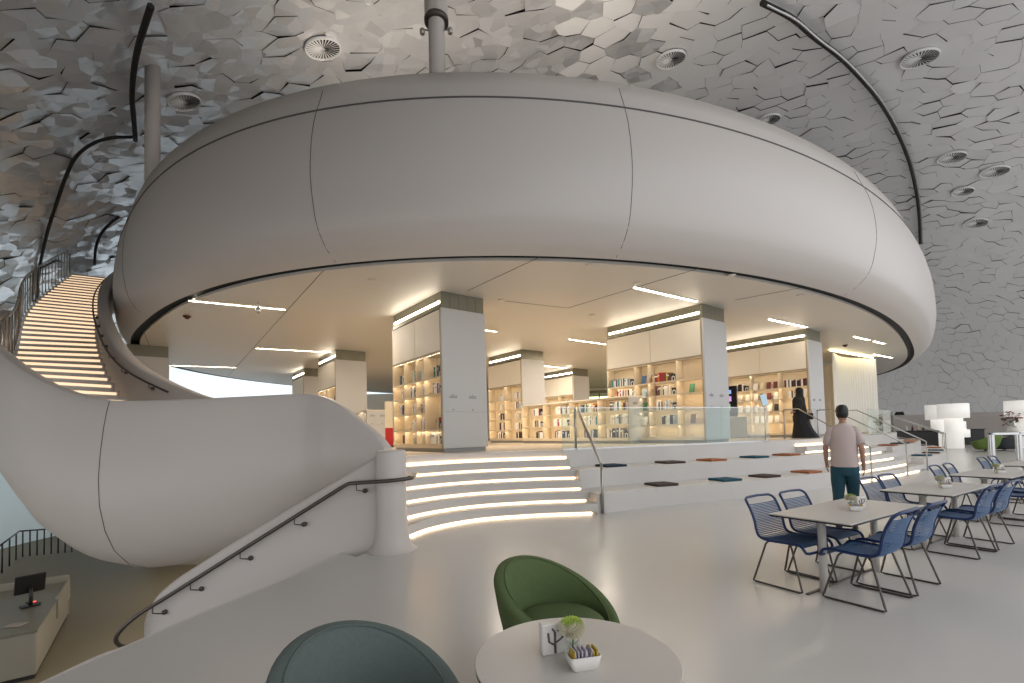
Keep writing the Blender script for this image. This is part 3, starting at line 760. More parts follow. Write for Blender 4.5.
    for r in range(nr):
        for c in range(nc):
            if (r,c) in merge: continue
            k=dens.get((r,c),dens.get('d',6)); 
            if k==0: continue
            width=cy[c+1]-cy[c]-.04; floorz=zz[r+1]+.0125+HP; hmax=zz[r]-zz[r+1]-.06
            if (r-1,c) in merge: hmax=.3
            Mt=Matrix.Translation((A[0],A[1],0))@Matrix.Rotation(TH0,4,'Z')
            gp='books in the '+unit
            if (r,c) in display:
                n=max(1,min(k,int(width/.2)))
                for i in range(n):
                    y=cy[c]+.03+width*(i+.5)/n-.075; col=rnd.choice(['white','white','cream','pale blue','blue','red','green','pink','white'] if pal.get((r,c)) is None else pal[(r,c)])
                    hh_=min(hmax,.27); 
                    # shown face out: thin in x, leaning back
                    M=Mt@Matrix.Translation((.11,y,floorz+.003))@Matrix.Rotation(.22,4,'Y')@Matrix.Translation((.02,.0,0))@Matrix.Rotation(PI/2,4,'Z')@Matrix.Translation((0,-.02,0))
                    o=place_book(M,col,hh_,.02,.155,f'{col} book facing out, {ORD[n-1-i]} from left, {RN[r]} shelf, {CN[c]} bay of {unit}','face-out '+gp)
                continue
            ws=[]; tot=0; k=min(14,int(k*1.9)) if width>.5 else min(k+3,int(width/.036))
            while len(ws)<k and tot<width-.05:
                w_=rnd.choice([.03,.036,.042,.052])*(1.25 if width>.9 else 1)
                ws.append(w_); tot+=w_+.002
            y=cy[c]+.03+rnd.uniform(.0,.05)   # from the near end
            be=rnd.random()<(.45 if width>.5 else .12)
            if be:
                bookend(Mt@Matrix.Translation((.07,y,floorz)),f'dark bookend with white arch, {RN[r]} shelf, {CN[c]} bay of {unit}','arched bookends'); y+=.156
            pl=pal.get((r,c),pal.get(r,PALL))
            n=len(ws)
            while len(ws) and y+sum(ws)+.002*len(ws)>cy[c+1]-.02: ws.pop()
            n=len(ws)
            hb_=rnd.uniform(.24,.28)
            for i,w_ in enumerate(ws):
                h=min(hmax,hb_+rnd.uniform(-.03,.03)); col=rnd.choice(pl)
                h=round(h,2)
                place_book(Mt@Matrix.Translation((.055+rnd.uniform(0,.02),y,floorz)),col,h,w_,.16,f'{col} book, {ORD[n-1-i]} from left, {RN[r]} shelf, {CN[c]} bay of {unit}',gp)
                y+=w_+.0015
    return t
ROWS=[3.57,2.98,2.58,2.15,1.72,1.36]
D_={0:PALL,1:PALL,2:PALL,3:PALW,4:PALL}
bookcase('pillar_bookcase','big nearest pillar bookcase with grey end panel behind the entry steps',(-1.62,10.9),1.13,2.85,[0,.31,.48,.74,1],ROWS,0,{'d':4,(0,0):4,(2,0):0,(3,0):3,(4,0):6,(0,1):3,(1,1):3,(1,3):3,(2,3):4,(3,3):0,(4,3):2,(0,3):3},'big near pillar',merge=((2,0),),pal={4:PALW,3:PALW,1:PALL,0:PALL},seed=3)
bookcase('pillar_bookcase','wide right-hand pillar bookcase with cream panels behind the glass balustrade',(5.24,12.57),1.10,3.42,[0,.24,.53,.68,1],ROWS,0,{'d':6,(0,0):0,(2,0):0,(4,0):0,(4,1):0,(4,2):0,(4,3):0,(1,0):1,(3,0):1,(0,2):1,(1,2):1,(2,2):1,(3,2):1,(0,3):8,(1,3):7,(0,1):7,(2,1):6},'wide right pillar',display=((0,2),(1,2),(2,2),(3,2),(1,0),(3,0)),pal={(0,1):['black','red','orange','yellow','blue','cream','brown'],(0,3):['white','pale blue','teal','grey','white'],3:PALW,(2,1):PALW+['dark red'],(1,1):PALL,(2,2):['green'],(0,2):['blue'],(1,2):['pale blue'],(3,0):['brown'],(1,0):['green'],(3,2):['white']},seed=5)
bookcase('pillar_bookcase','rightmost pillar bookcase behind the woman in black',(10.4,16.2),1.12,3.3,[0,.30,.62,1],ROWS,0,{'d':4,(0,0):8,(1,0):7,(2,0):0,(3,0):5,(4,0):0,(0,2):5,(4,1):0,(4,2):0},'rightmost pillar',display=((1,1),(2,1),(3,1),(0,1),(1,2),(2,2),(3,2),(4,0)),pal={(0,0):PALD+['teal','blue'],(0,2):PALD+['cream'],(3,1):['pale blue','white'],(2,1):['blue','white','cream']},seed=8)
bookcase('pillar_bookcase','second pillar bookcase behind and right of the big near pillar',(.44,18.9),1.10,2.42,[0,.5,1],ROWS,0,{'d':5,(0,0):6,(0,1):5},'second pillar',pal={4:PALD,0:PALD+PALW,3:PALW,2:PALW},display=(),seed=11)
bookcase('pillar_bookcase','third pillar bookcase, farthest in the middle of library',(3.34,25.0),1.10,2.42,[0,.5,1],ROWS,0,{'d':0,(0,0):5,(0,1):5},'farthest middle pillar',seed=12,pal={0:PALW})
bookcase('pillar_bookcase','pillar bookcase left of the big near pillar, above bowl rim',(-6.77,17.9),1.10,2.42,[0,.42,.7,1],ROWS,0,{'d':2,(4,0):0,(4,1):0,(4,2):0,(0,1):1},'left pillar',seed=14,pal={1:PALW,2:PALW,0:PALL})
bookcase('pillar_bookcase','smaller looking pillar bookcase at far left by the blue daylight wall',(-10.05,22.5),1.10,2.42,[0,.5,1],ROWS,0,{'d':0,(0,0):3,(0,1):2},'far left pillar',seed=15,sign=0)
p=at(165,346.6,5.0); bookcase('pillar_bookcase','pillar bookcase half hidden behind the inner stair balustrade',(p.x-.87,p.y-.67),1.10,2.42,[0,.5,1],ROWS,0,{},'hidden pillar',books=False,sign=0,seed=16,nshelfled=False)
LR=[2.60,2.2,1.78,1.36]
bookcase('low_bookcase','long low cream bookcase with grey end panel and three rows of books',(3.54,14.0),.98,5.2,[0,.235,.49,.76,1],LR,0,{'d':7,(0,3):5,(1,3):5,(2,3):5},'long low bookcase',upper=False,pal={2:PALD,0:PALL+['dark blue','red','dark red'],1:PALW+['pale blue','teal']},seed=21)
bookcase('low_bookcase','short low bookcase in front of the left pillar',(-5.62,18.0),.85,1.6,[0,.5,1],LR,0,{'d':3,(2,0):0,(2,1):0},'short low bookcase',upper=False,pal={0:PALL,1:PALW},seed=23)
BOOKQ.sort(key=lambda b:(b[0].translation-Vector((0,0,1.6))).length/(b[3]+.01 if b[4]!=.155 else .1)**.3)
for b in BOOKQ[:300]: real_book(*b)

if len(BOOKQ)>300:
    g=G()
    for M,col,h,w,d,_,_2 in BOOKQ[300:]:
        g.cur=['white','cream','black','dark red'].index({'white':'white','pale blue':'white','cream':'cream','yellow':'cream','red':'dark red','dark red':'dark red','brown':'dark red','orange':'cream','pink':'cream'}.get(col,'black')); g.box(0,d,0,w,0,h,M)
    g.obj('distant_books',[BC['white'],BC['cream'],BC['black'],BC['dark red']],None,kind='stuff',label='small books on the farther shelves, too tiny to tell apart',category='books')
# dark display niche of the rightmost pillar with a lit picture panel
q=Matrix.Translation((10.4,16.2,HP))@Matrix.Rotation(TH0,4,'Z')
t=thing('display_screen','tall dark screen showing small coloured pictures, left in the rightmost bookcase','screen',tuple(q@Vector((-.05,2.55,0))),TH0)
g=G(); g.bbox(-.03,.04,0,.66,.85,2.05,.01); s_=g.obj('panel',SCREEN,t)
g=G(); g.box(-.034,-.031,.2,.44,1.75,1.9); g.obj('picture',mat('pic_blue',(.1,.2,.5),.5,emit=(.25,.4,.8),es=.8),s_)
g=G(); g.box(-.034,-.031,.2,.44,1.45,1.65); g.obj('picture',mat('pic_violet',(.3,.15,.4),.5,emit=(.6,.3,.7),es=.8),s_)
g=G(); g.box(-.034,-.031,.25,.4,1.1,1.35); g.obj('picture',mat('pic_green',(.2,.4,.2),.5,emit=(.4,.6,.4),es=.5),s_)
g=G(); g.bbox(-.04,.02,-.35,.66,0,.82,.01); g.obj('plinth_box',OLIVE,t)
# tablet on a slim stand
tp=Vector((7.35,13.55,HP)); t=thing('tablet_stand','slim steel stand holding a pale blue tilted tablet before the rightmost bookcase','tablet stand',tuple(tp),.3)
g=G(); g.lathe([(.13,0),(.13,.012),(.02,.02)],16); g.tube([(0,0,.01),(0,0,1.05)],.014,8); g.obj('stand',STEEL,t)
g=G(); M=Matrix.Translation((0,0,1.2))@Matrix.Rotation(-.3,4,'Y'); g.bbox(-.12,.12,-.012,.012,-.18,.18,.006,M); tb=g.obj('tablet',STEEL,t)
g=G(); g.box(-.105,.105,-.0145,-.0125,-.16,.16,M); g.obj('display',mat('tab_scr',(.3,.42,.5),.3,emit=(.45,.6,.7),es=.4),tb)
# curtain drum at the right of the platform
ca,cb=at(832,349,4.97),at(875.5,357,4.97)
t=thing('curtain','tall pleated white curtain lit from above at the right end of library','curtain',(ca.x,ca.y,HP))
def pleat(a,b,n,amp):
    out=[]; 
    for k in range(n*6+1):
        u=k/(n*6); p=a.lerp(b,u); d=(b-a).normalized(); nn=Vector((-d.y,d.x,0)); out.append(Vector((p.x,p.y,0))+nn*(amp*math.sin(u*n*2*PI)-.5*math.sin(u*PI)*-1))
    return out
pa=pleat(ca,cb,26,.035); o0=Vector((ca.x,ca.y,0))
g=G(); g.grid([[p-o0+Vector((0,0,z)) for p in pa] for z in (.02,1.2,2.4,3.70)]); 
bkp=pleat(cb,cb+Vector((-1.5,3.5,0)),14,.035); g.grid([[p-o0+Vector((0,0,z)) for p in bkp] for z in (.02,1.2,2.4,3.70)])
g.obj('cloth',CURT,t)
g=G(); g.tube([p-o0+Vector((0,0,3.78)) for p in (ca,cb)],.03,6); g.obj('track',STEEL,t)
g=G(); d=(cb-ca).normalized(); nn=Vector((d.y,-d.x,0)); g.tube([Vector((p.x,p.y,0))-o0-nn*.12+Vector((0,0,3.77)) for p in (ca.lerp(cb,.02),cb)],.02,6); g.obj('cove_light',mat('cove_led',(1,.9,.6),.5,emit=(1,.84,.45),es=18),t)
# back rooms seen between the pillars
t=thing('glazed_partition','far glazed office partition with pale frames behind the low bookcase','partition',(7.0,33.0,HP),-.25)
g=G()
for k in range(6): g.box(-4+k*1.6,-3.9+k*1.6,-.05,.05,0,3.2)
g.box(-4,4.1,-.05,.05,3.1,3.3); g.box(-4,4.1,-.05,.05,1.5,1.56); g.obj('frame',OLIVE,t)
g=G(); g.box(-4,4,-.01,.01,0,3.1); g.obj('pane',GLASS,t)
g=G(); g.box(-3.9,4,.1,.16,2.75,2.85); g.obj('cove_light',mat('cove_led_b',(1,.9,.6),.5,emit=(.9,.9,.5),es=4),t)
g=G(); g.box(-16,18,37.5,37.8,HP,5); struct('wall_library_back',g,CREAMP)
t=thing('rollup_banner','white and red standing banner left of the near pillar bookcase','banner',tuple(Vector((-4.55,17.2,HP))),.1)
g=G(); g.bbox(-.16,.16,-.06,.06,0,.07,.01); g.obj('foot',BLACK,t)
g=G(); g.cur=0; g.box(-.14,.14,-.006,.006,.07,.72); g.cur=1; g.box(-.14,.14,-.006,.006,.72,1.7); g.obj('banner_sheet',[mat('banner_red',(.5,.02,.02),.6),BC['cream']],t)
# ------------------------------------------------------------------ handrails and glass of the platform
def nearbase(x,y): return min(range(len(base)),key=lambda i:(base[i]-Vector((x,y,0))).length)
def pe_i(i,d=5*TR): 
    return offset(base,d)[i]
def rail(name,label,bot,top,flat=.35,m=STEEL,r=.024,tall=.95):
    """bottom post at floor point, sloping up to a level top part that ends in a post on the platform"""
    b=Vector(bot); t=Vector(top); d=(t-b); d.z=0; dn=d.normalized()
    e=t+dn*flat
    o=thing(name,label,'handrail',tuple(b))
    g=G(); P=[Vector((0,0,0)),Vector((0,0,tall)),t-b+Vector((0,0,tall)),e-b+Vector((0,0,tall)),e-b]
    g.tube([Vector((0,0,tall)),t-b+Vector((0,0,tall)),e-b+Vector((0,0,tall))],r,8); g.obj('rail',m,o)
    for q in (Vector((0,0,0)),e-b):
        g=G(); g.tube([q,q+Vector((0,0,tall+.01))],r*.95,8); g.lathe([(.05,0),(.05,.008),(r,.015)],12,tuple(q)); g.obj('post',m,o)
    return o
i_=sidx(1.66)
bq=base[i_]; tq=pe_i(i_)
rail('handrail','steel handrail at the right end of the broad entry steps',(bq.x,bq.y-.04,.0),(1.50,10.72,HP),.20,STEEL,.03)
for a,b,w in (((9.9,12.93),(8.95,14.55),'nearest of three steel handrails on the second steps'),((12.05,14.3),(10.95,15.95),'middle one of three steel handrails on the second steps'),((13.95,15.75),(12.85,17.35),'farthest of three steel handrails on the second steps')):
    rail('handrail',w,(*a,0),(*b,HP),.45,STEEL,.020)
for k in range(3):
    a=Vector((23.4+k*.55,25.4+k*.5,0)); b=Vector((21.3+k*.55,26.6+k*.5,HP))
    rail('handrail',['left','middle','right'][k]+' thin rail of three at the far right end of the platform',a,b,.5,STEEL,.018)
# glass balustrade panels along the platform edge
pe2=offset(base,5*TR+.12)
def glassrun(ia,ib,step,where):
    n=0; k=ia; names=ORD
    while k<ib-1:
        a=pe2[k]; l=0; j=k
        while j<ib and l<step: l+=(pe2[j+1]-pe2[j]).length; j+=1
        b=pe2[j]; d=(b-a).normalized(); a2=a+d*.008; b2=b-d*.008; L=(b2-a2).length
        t=thing('glass_panel',f'clear glass balustrade panel, {names[n]} from left, {where}','balustrade',(a2.x,a2.y,HP),math.atan2(d.y,d.x),'glass panels '+where)
        g=G(); g.box(0,L,-.008,.008,.0,.97); g.obj('pane',GLASS,t)
        g=G(); g.box(0,L,-.014,.014,.97,.985); g.obj('edge_rail',CHROME,t); g=G(); g.box(0,L,-.012,.012,0,.03); g.obj('floor_channel',CHROME,t)
        n+=1; k=j
i_a=sidx(1.62)
glassrun(i_a,j0-3,1.15,'above the seating tiers')
glassrun(j1+2,j1+24,2.0,'at the right end of the platform')

# ------------------------------------------------------------------ cafe furniture
UX=Vector((.851,.525,0)); VX=Vector((.525,-.851,0)); TA=math.atan2(UX.y,UX.x)
def make_table(loc,label):
    t=thing('cafe_table',label,'table',loc,TA)
    g=G(); g.bbox(-.82,.82,-.36,.36,.722,.732,.003); g.obj('tabletop',TOPW,t)
    g=G(); g.bbox(-.818,.818,-.358,.358,.706,.7215,.003); g.obj('edge_layer',BLACK,t,label='thin black underside and edge')
    for s in (-1,1):
        g=G(); g.tube([(s*.56,0,.0),(s*.56,0,.70)],.036,14); g.lathe([(.036,.66),(.09,.70),(.09,.706)],14,(s*.56,0,0)); g.obj('leg',TOPW,t)
    g=G(); g.bbox(-.76,.76,.045,.075,.0,.012,.004); g.obj('floor_bar',BRONZE,t)
    return t
def make_chair(label):
    t=thing('cord_chair',label,'chair',(0,0,0))
    W=.25
    prof=[(-.31,.80),(-.27,.72),(-.235,.62),(-.222,.54),(-.20,.48),(-.15,.452),(-.05,.445),(.08,.45),(.17,.452),(.225,.44),(.25,.41)]
    side=crom([(0,y,z) for y,z in prof],4)
    # frame loop (seat faces +y)
    L=[Vector((-W,p.y,p.z)) for p in side]; R=[Vector((W,p.y,p.z)) for p in reversed(side)]
    topc=[Vector((W-.015,-.335,.83)),Vector((W-.06,-.35,.845)),Vector((0,-.36,.85)),Vector((-W+.06,-.35,.845)),Vector((-W+.015,-.335,.83))]
    frt=[Vector((-W+.01,.262,.385)),Vector((-W+.05,.268,.375)),Vector((0,.27,.372)),Vector((W-.05,.268,.375)),Vector((W-.01,.262,.385))]
    g=G(); g.tube(topc+L+frt+R,.0135,8,closed=True); g.obj('seat_frame',BLUEF,t)
    def cords(a,b,step,bulge):
        g=G(); acc=0; q=side[0]
        lens=[0]
        for u,v in zip(side,side[1:]): lens.append(lens[-1]+(v-u).length)
        T=lens[-1]; s=a*T
        while s<b*T:
            for k in range(len(lens)-1):
                if lens[k]<=s<=lens[k+1]: p=side[k].lerp(side[k+1],(s-lens[k])/(lens[k+1]-lens[k])); d=(side[k+1]-side[k]).normalized(); break
            n=Vector((0,-d.z,d.y)) # normal
            if n.z>0 or n.y>0: n=-n
            m_=p+n*bulge
            g.tube([Vector((-W,p.y,p.z)),Vector((-W*.5,m_.y,m_.z)),Vector((W*.5,m_.y,m_.z)),Vector((W,p.y,p.z))],.0056,5,cap=False); s+=step
        return g
    cords(.03,.50,.0165,.018).obj('back_cords',BLUE,t); cords(.52,.97,.0165,.012).obj('seat_cords',BLUE,t)
    for s in (-1,1):
        x=s*.215; xb=s*.285
        P=[(x,-.11,.435),(x+s*.01,-.14,.40),(xb-s*.005,-.24,.05),(xb,-.25,.02),(xb,-.225,.011),(xb,0,.011),(xb,.21,.011),(xb,.235,.02),(xb-s*.005,.225,.05),(x+s*.01,.12,.40),(x,.09,.435)]
        g=G(); g.tube(P,.0095,8); g.obj('sled_leg',BRONZE,t)
    for y in (-.12,.10):
        g=G(); g.tube([(-.22,y,.42),(.22,y,.42)],.007,6); g.obj('cross_bar',BRONZE,t)
    return t
LEFTN='against the far side of'
tabs=[((3.42,4.80,0),'nearest white rectangular cafe table with blue cord chairs'),((5.66,6.24,0),'second white cafe table from the camera, between its chairs'),((8.0,7.78,0),'third white cafe table from the camera, in the chair rows'),((10.35,9.3,0),'farthest white cafe table at the right edge')]
tb0=None; ch0=None
PN=['nearest cafe table','second cafe table','third cafe table','farthest cafe table']
for k,(c,lab) in enumerate(tabs):
    if tb0 is None: tb0=make_table(c,lab)
    else: dup(tb0,c,TA,lab)
    for side in (-1,1):
        for u in ((-.47,.13) if side<0 else (-.44,.23)):
            if k==3 and side>0: continue
            P=Vector(c)+UX*u+VX*side*.36*1.0
            P=Vector(c)+UX*(u+random.uniform(-.03,.03))+VX*side*(.30+random.uniform(-.02,.02))
            rz=TA+(0 if side>0 else PI)   # +y of chair points to table
            rz = TA + (PI*0 if side>0 else PI) + random.uniform(-.06,.06)
            lab2=f'blue cord chair, {"left" if u<0 else "right"} one on the {"step" if side<0 else "near"} side of the {PN[k]}'
            if ch0 is None: ch0=make_chair(lab2); o=ch0; o['group']='blue cord chairs'; o.location=(P.x,P.y,0); o.rotation_euler=(0,0,rz)
            else: o=dup(ch0,(P.x,P.y,0),rz,lab2)
# a further row of the same chairs beyond the last table
for x,y,r_,w in ((9.95,8.25,TA,'blue cord chair cut by the right edge, behind the third table'),(12.6,9.95,TA+PI,'blue cord chair beside the tall steel table, right edge')):
    dup(ch0,(x,y,0),r_,w)

# things that stand on every cafe table
def napkin_box(loc,rz,label):
    t=thing('napkin_box',label,'napkin box',loc,rz,'white napkin boxes on tables')
    g=G(); g.bbox(-.052,.052,-.02,.02,0,.118,.004); g.obj('case',PORC,t)
    g=G(); M=Matrix.Identity(4)
    def st(a,b,r): g.tube([Vector((a[0],-.0206,a[1])),Vector((b[0],-.0206,b[1]))],r*.9,6)
    st((0,.005),(.0,.085),.006); st((-.025,.05),(0,.035),.004); st((-.025,.05),(-.028,.085),.005); st((.004,.045),(.03,.06),.004); st((.03,.06),(.034,.082),.005); st((-.0,.085),(-.012,.1),.004); st((.01,.09),(.045,.092),.004)
    g.obj('printed_motif',SEAM,t,label='dark printed branching motif')
    return t
def flower_vase(loc,label):
    t=thing('flower_vase',label,'vase',loc,0,'small glass vases with one blossom')
    g=G(); g.lathe([(.022,0),(.026,.02),(.028,.07),(.022,.07),(.02,.02),(0,.012)],16); g.obj('glass_vase',GLASS,t)
    g=G(); g.tube([(0,0,.015),(.003,0,.085)],.003,6); g.obj('stem',mat('stem_green_%d'%random.randint(0,99999),(.10,.20,.04),.6),t)
    g=G(); r=random.Random(2); R=.048
    gm=[]
    for k in range(190):
        z=1-2*(k+.5)/190*.86; a=k*2.39996; q=math.sqrt(max(0,1-z*z)); d=Vector((q*math.cos(a),q*math.sin(a),z)); 
        p=Vector((0,0,.115))+Vector((d.x*R,d.y*R,d.z*R*.72)); s=d.orthogonal().normalized()*.0075; u=d.cross(s).normalized()*.003
        g.cur=1 if z>.62 else 0
        c_=Vector((0,0,.112))+d*R*.35
        g.add([c_-s*.3,c_+s*.3,p+s+d*.002,p+d*.008+u,p-s+d*.002],[(0,1,2,3,4)])
    g.lathe([(0,-.02),(R*.7,-.01),(R*.8,.005),(R*.6,.022),(0,.03)],12,(0,0,.112))
    g.obj('blossom',[PETAL,PETALG],t)
    return t
PETAL=mat('cream_petals',(.70,.66,.52),.7); PETALG=mat('lime_petals',(.42,.55,.10),.7)
def sachet_dish(loc,rz,label,var=0):
    t=thing('sachet_dish',label,'dish',loc,rz,'small white dishes of sugar sachets')
    g=G(); 
    def ringo(w,d,z,r=.012):
        o=[]; 
        for sx,sy,a0 in ((1,1,0),(-1,1,90),(-1,-1,180),(1,-1,270)):
            for k in range(4):
                a=math.radians(a0+k*30); o.append(Vector((sx*(w-r)+r*math.cos(a),sy*(d-r)+r*math.sin(a),z)))
        return o
    rows=[ringo(.045,.03,0),ringo(.05,.034,.008),ringo(.062,.042,.052),ringo(.058,.038,.052),ringo(.046,.03,.012)]
    g.grid(rows,True,True); g.add(rows[0],[tuple(reversed(range(16)))]); g.add(rows[4],[tuple(range(16))]); g.obj('bowl',PORC,t)
    r=random.Random(5+var); cols=[SACH1,SACH1,SACH2,SACH1,SACH3,SACH2]
    for k in range(9):
        x=-.044+k*.011; M=Matrix.Translation((x,r.uniform(-.003,.003),.035))@Matrix.Rotation(r.uniform(-.12,.25),4,'Y')@Matrix.Rotation(r.uniform(-.1,.1),4,'X')
        g=G(); g.bbox(-.0025,.0025,-.027,.027,-.018,.034,.001,M); g.obj('sachet',SACH1 if 0<k<7 else SACH2,t)
    return t
SACH1=mat('lilac_paper',(.50,.46,.52),.6); SACH2=mat('yellow_paper',(.55,.40,.06),.6); SACH3=mat('dark_print_paper',(.14,.12,.16),.6)
for k,(c,lab) in enumerate(tabs):
    c=Vector(c)+Vector((0,0,.7335)); a=c+UX*(.0)+VX*.06
    napkin_box(tuple(a+UX*.16+VX*(-.02)),TA-.35,'white napkin box with dark motif on the '+PN[k])
    flower_vase(tuple(a+UX*.03-VX*.05),'glass vase with green-white blossom on the '+PN[k])
    sachet_dish(tuple(a-UX*.07+VX*.03),TA-.9,'white dish of coloured sachets on the '+PN[k],k)

# ------------------------------------------------------------------ round table and tub chairs in the foreground
rt=(.222,1.82,0)
t=thing('round_table','round white table with black edge in the foreground, between tub chairs','table',rt)
g=G(); g.lathe([(0,.722),(.385,.722),(.388,.726),(.388,.729),(.385,.7315),(0,.7315)],72,smooth=False); g.obj('tabletop',TOPW,t)
g=G(); g.lathe([(0,.706),(.378,.706),(.386,.712),(.386,.7215),(0,.7215)],72,smooth=False); g.obj('edge_layer',BLACK,t,label='black edge below the white top')
g=G(); g.lathe([(.0,0),(.25,0),(.25,.008),(.06,.02),(.035,.05),(.032,.68),(.10,.70),(.10,.706)],32); g.obj('pedestal',TOPW,t)
TZ=.7325
bx=at(555,640,TZ); bx=at(553.5,652,TZ); napkin_box((bx.x,bx.y,TZ),.30,'white napkin box with dark cactus-like motif on the round foreground table')
bx=at(573,658,TZ); flower_vase((bx.x,bx.y,TZ),'glass vase with large cream and lime blossom on the round foreground table')
bx=at(583,667,TZ); sachet_dish((bx.x,bx.y,TZ),.22,'white dish of lilac and yellow sachets on the round foreground table',3)
def tub_chair(label,loc,face,m):
    """round tub chair, opening towards face"""
    t=thing('tub_chair',label,'armchair',loc,face)
    n=56
    def rimz(a):    # a = angle from the facing direction
        c=(1-math.cos(a))/2
        return .40+.36*c**1.15
    # rows around: angle; profile outer from bottom to rim then inner down
    outer=[];prof=[]
    rows=[[] for _ in range(15)]
    for k in range(n):
        a=2*PI*k/n; zr=rimz(a); c=(1-math.cos(a))/2
        def P(r,z): return Vector((r*math.cos(a),r*math.sin(a),z))
        lean=.05*c
        pts=[(.22,.08),(.245,.09),(.30,.22),(.345,.34+.0*c),(.36+lean*.6,.36+(zr-.40)*.55),(.365+lean,zr-.03),(.358+lean,zr-.008),(.335+lean,zr),(.305+lean*.9,zr-.006),(.29+lean*.7,zr-.03),(.285+lean*.3,.36+(zr-.40)*.5),(.275,.36),(.26,.30),(.2,.28),(.0,.28)]
        for r_,(q,z) in zip(rows,pts): r_.append(P(q,z))
    g=G(); g.grid(rows,True,True); g.add(rows[0],[tuple(reversed(range(n)))]); g.obj('shell',m,t)
    g=G(); g.lathe([(0,.28),(.24,.28),(.27,.31),(.278,.38),(.272,.43),(.24,.455),(.15,.467),(0,.47)],48); g.obj('seat_cushion',m,t)
    g=G(); g.lathe([(0,0),(.24,0),(.24,.012),(.05,.022),(.03,.05),(.03,.09),(0,.09)],32); g.obj('swivel_base',STEEL,t)
    g=G(); 
    pts=[]
    for k in range(n):
        a=2*PI*k/n; zr=rimz(a); c=(1-math.cos(a))/2; pts.append(Vector(((.30+.045*c)*math.cos(a),(.30+.045*c)*math.sin(a),zr-.008)))
    g.tube(pts,.0055,6,closed=True); g.obj('piping',m,t)
    return t
tub_chair('green fabric tub chair behind the round foreground table',(.268,2.93,0),-.72,GREENF)
tub_chair('grey-green fabric tub chair left of the round foreground table',(-.565,1.885,0),-.6,GREYF)

# ------------------------------------------------------------------ far right: tall table, lamps, counter, armchairs
p=at(994,461,0); q=at(1021.5,461,0)
t=thing('tall_table','tall polished steel frame table behind the blue chairs at right edge','table',tuple(p),math.atan2((q-p).y,(q-p).x)); L=(q-p).length; D_t=.22
hgt=1.12
for x,y in ((0,0),(L,0),(0,D_t),(L,D_t)):
    g=G(); g.bbox(x-.045,x+.045,y-.045,y+.045,0,hgt,.006); g.obj('leg',CHROME,t)
g=G(); g.bbox(-.045,L+1.2,-.045,.045,hgt-.09,hgt,.006); g.bbox(-.045,L+1.2,D_t-.045,D_t+.045,hgt-.09,hgt,.006); g.obj('rail',CHROME,t)
g=G(); g.box(-.05,L+1.2,-.05,D_t+.05,hgt,hgt+.015); g.obj('tabletop',GLASS,t)
def lamp(px,py,z,s,label,rings):
    p=at(px,py,0); t=thing('floor_lamp',label,'lamp',tuple(p))
    for k,(r,z0,z1,dx) in enumerate(rings):
        g=G(); g.lathe([(r*.94*s,z0*s),(r*s,z0*s+.01),(r*s,z1*s-.01),(r*.94*s,z1*s)],40,(dx*s,0,0)); g.obj('shade' if k!=1 else 'column',LAMPM,t)
    return p
lamp(955,448.5,0,1.0,'big white lamp of stacked drums, nearest of the pair',[(.72,1.80,2.66,0),(.42,.02,1.80,0),(.42,.66,1.12,.38),(.36,1.12,1.6,.25)])
lamp(940,446.5,0,1.0,'white stacked-drum lamp half hidden behind the nearer lamp',[(.66,1.75,2.72,0),(.4,.02,1.75,0)])
lamp(1029,448,0,1.0,'white stacked-drum lamp at the right picture edge',[(.9,1.80,2.70,0),(.52,.02,1.80,0)])
p=at(900,446,0); g_=thing('counter','low black counter with bottles beyond the platform end','counter',(26.0,31.5,0),-.5)
g=G(); g.bbox(-1.2,2.0,-.4,.4,0,1.02,.02); g.obj('body',BLACK,g_)
g=G(); g.bbox(-1.25,2.05,-.45,.45,1.02,1.07,.01); g.obj('worktop',BLACK,g_)
for k,(x,c) in enumerate(((.5,'white'),(.8,'dark red'),(1.1,'cream'),(1.35,'brown'))):
    g=G(); g.lathe([(.06,0),(.065,.1),(.05,.22),(.02,.28),(.02,.34),(0,.34)],12); o=g.obj('bottle',BC[c]); o.matrix_world=Matrix.Translation((26,31.5,0))@Matrix.Rotation(-.5,4,'Z')@Matrix.Translation((x,0,1.075)); tag(o,f'{c} bottle, {ORD[k]} from left on the low black counter','bottle','bottles on the counter')
g_=thing('counter','short black counter right of the white drum lamps','counter',(31.2,32.2,0),-.5)
g=G(); g.bbox(-.9,.9,-.4,.4,0,1.02,.02); g.obj('body',BLACK,g_)
g=G(); g.bbox(-.95,.95,-.45,.45,1.02,1.07,.01); g.obj('worktop',BLACK,g_)
def plant(loc,label,scale,col):
    t=thing('flower_arrangement',label,'flowers',loc); r=random.Random(9)
    g=G(); g.lathe([(.08*scale,0),(.13*scale,.12*scale),(.10*scale,.28*scale),(.09*scale,.28*scale),(0,.2*scale)],16); g.obj('vase',PORC,t)
    g=G()
    for k in range(90):
        d=Vector((r.gauss(0,1),r.gauss(0,1),r.gauss(.6,.8))).normalized()*r.uniform(.12,.30)*scale; c_=Vector((0,0,.42*scale))+d; s=.06*scale
        u=Vector((r.gauss(0,1),r.gauss(0,1),r.gauss(0,1))).normalized(); v=u.orthogonal().normalized(); g.cur=r.choice((0,0,1,2))
        g.add([c_-u*s,c_-v*s*.6,c_+u*s,c_+v*s*.6],[(0,1,2,3)])
    g.obj('flowers',[mat('leaf_dark',(.05,.09,.03),.7),BC['dark red'],BC['pink']],t)
p=at(1018,436,1.0)
pt=thing('side_table','dark side table carrying the flower arrangement at right edge','table',(28.2,26.3,0)); g=G(); g.lathe([(.35,0),(.35,.02),(.05,.04),(.05,.70)],20); g.obj('pedestal',BLACK,pt); g=G(); g.lathe([(0,.70),(.55,.70),(.55,.74),(0,.74)],28); g.obj('tabletop',BLACK,pt)
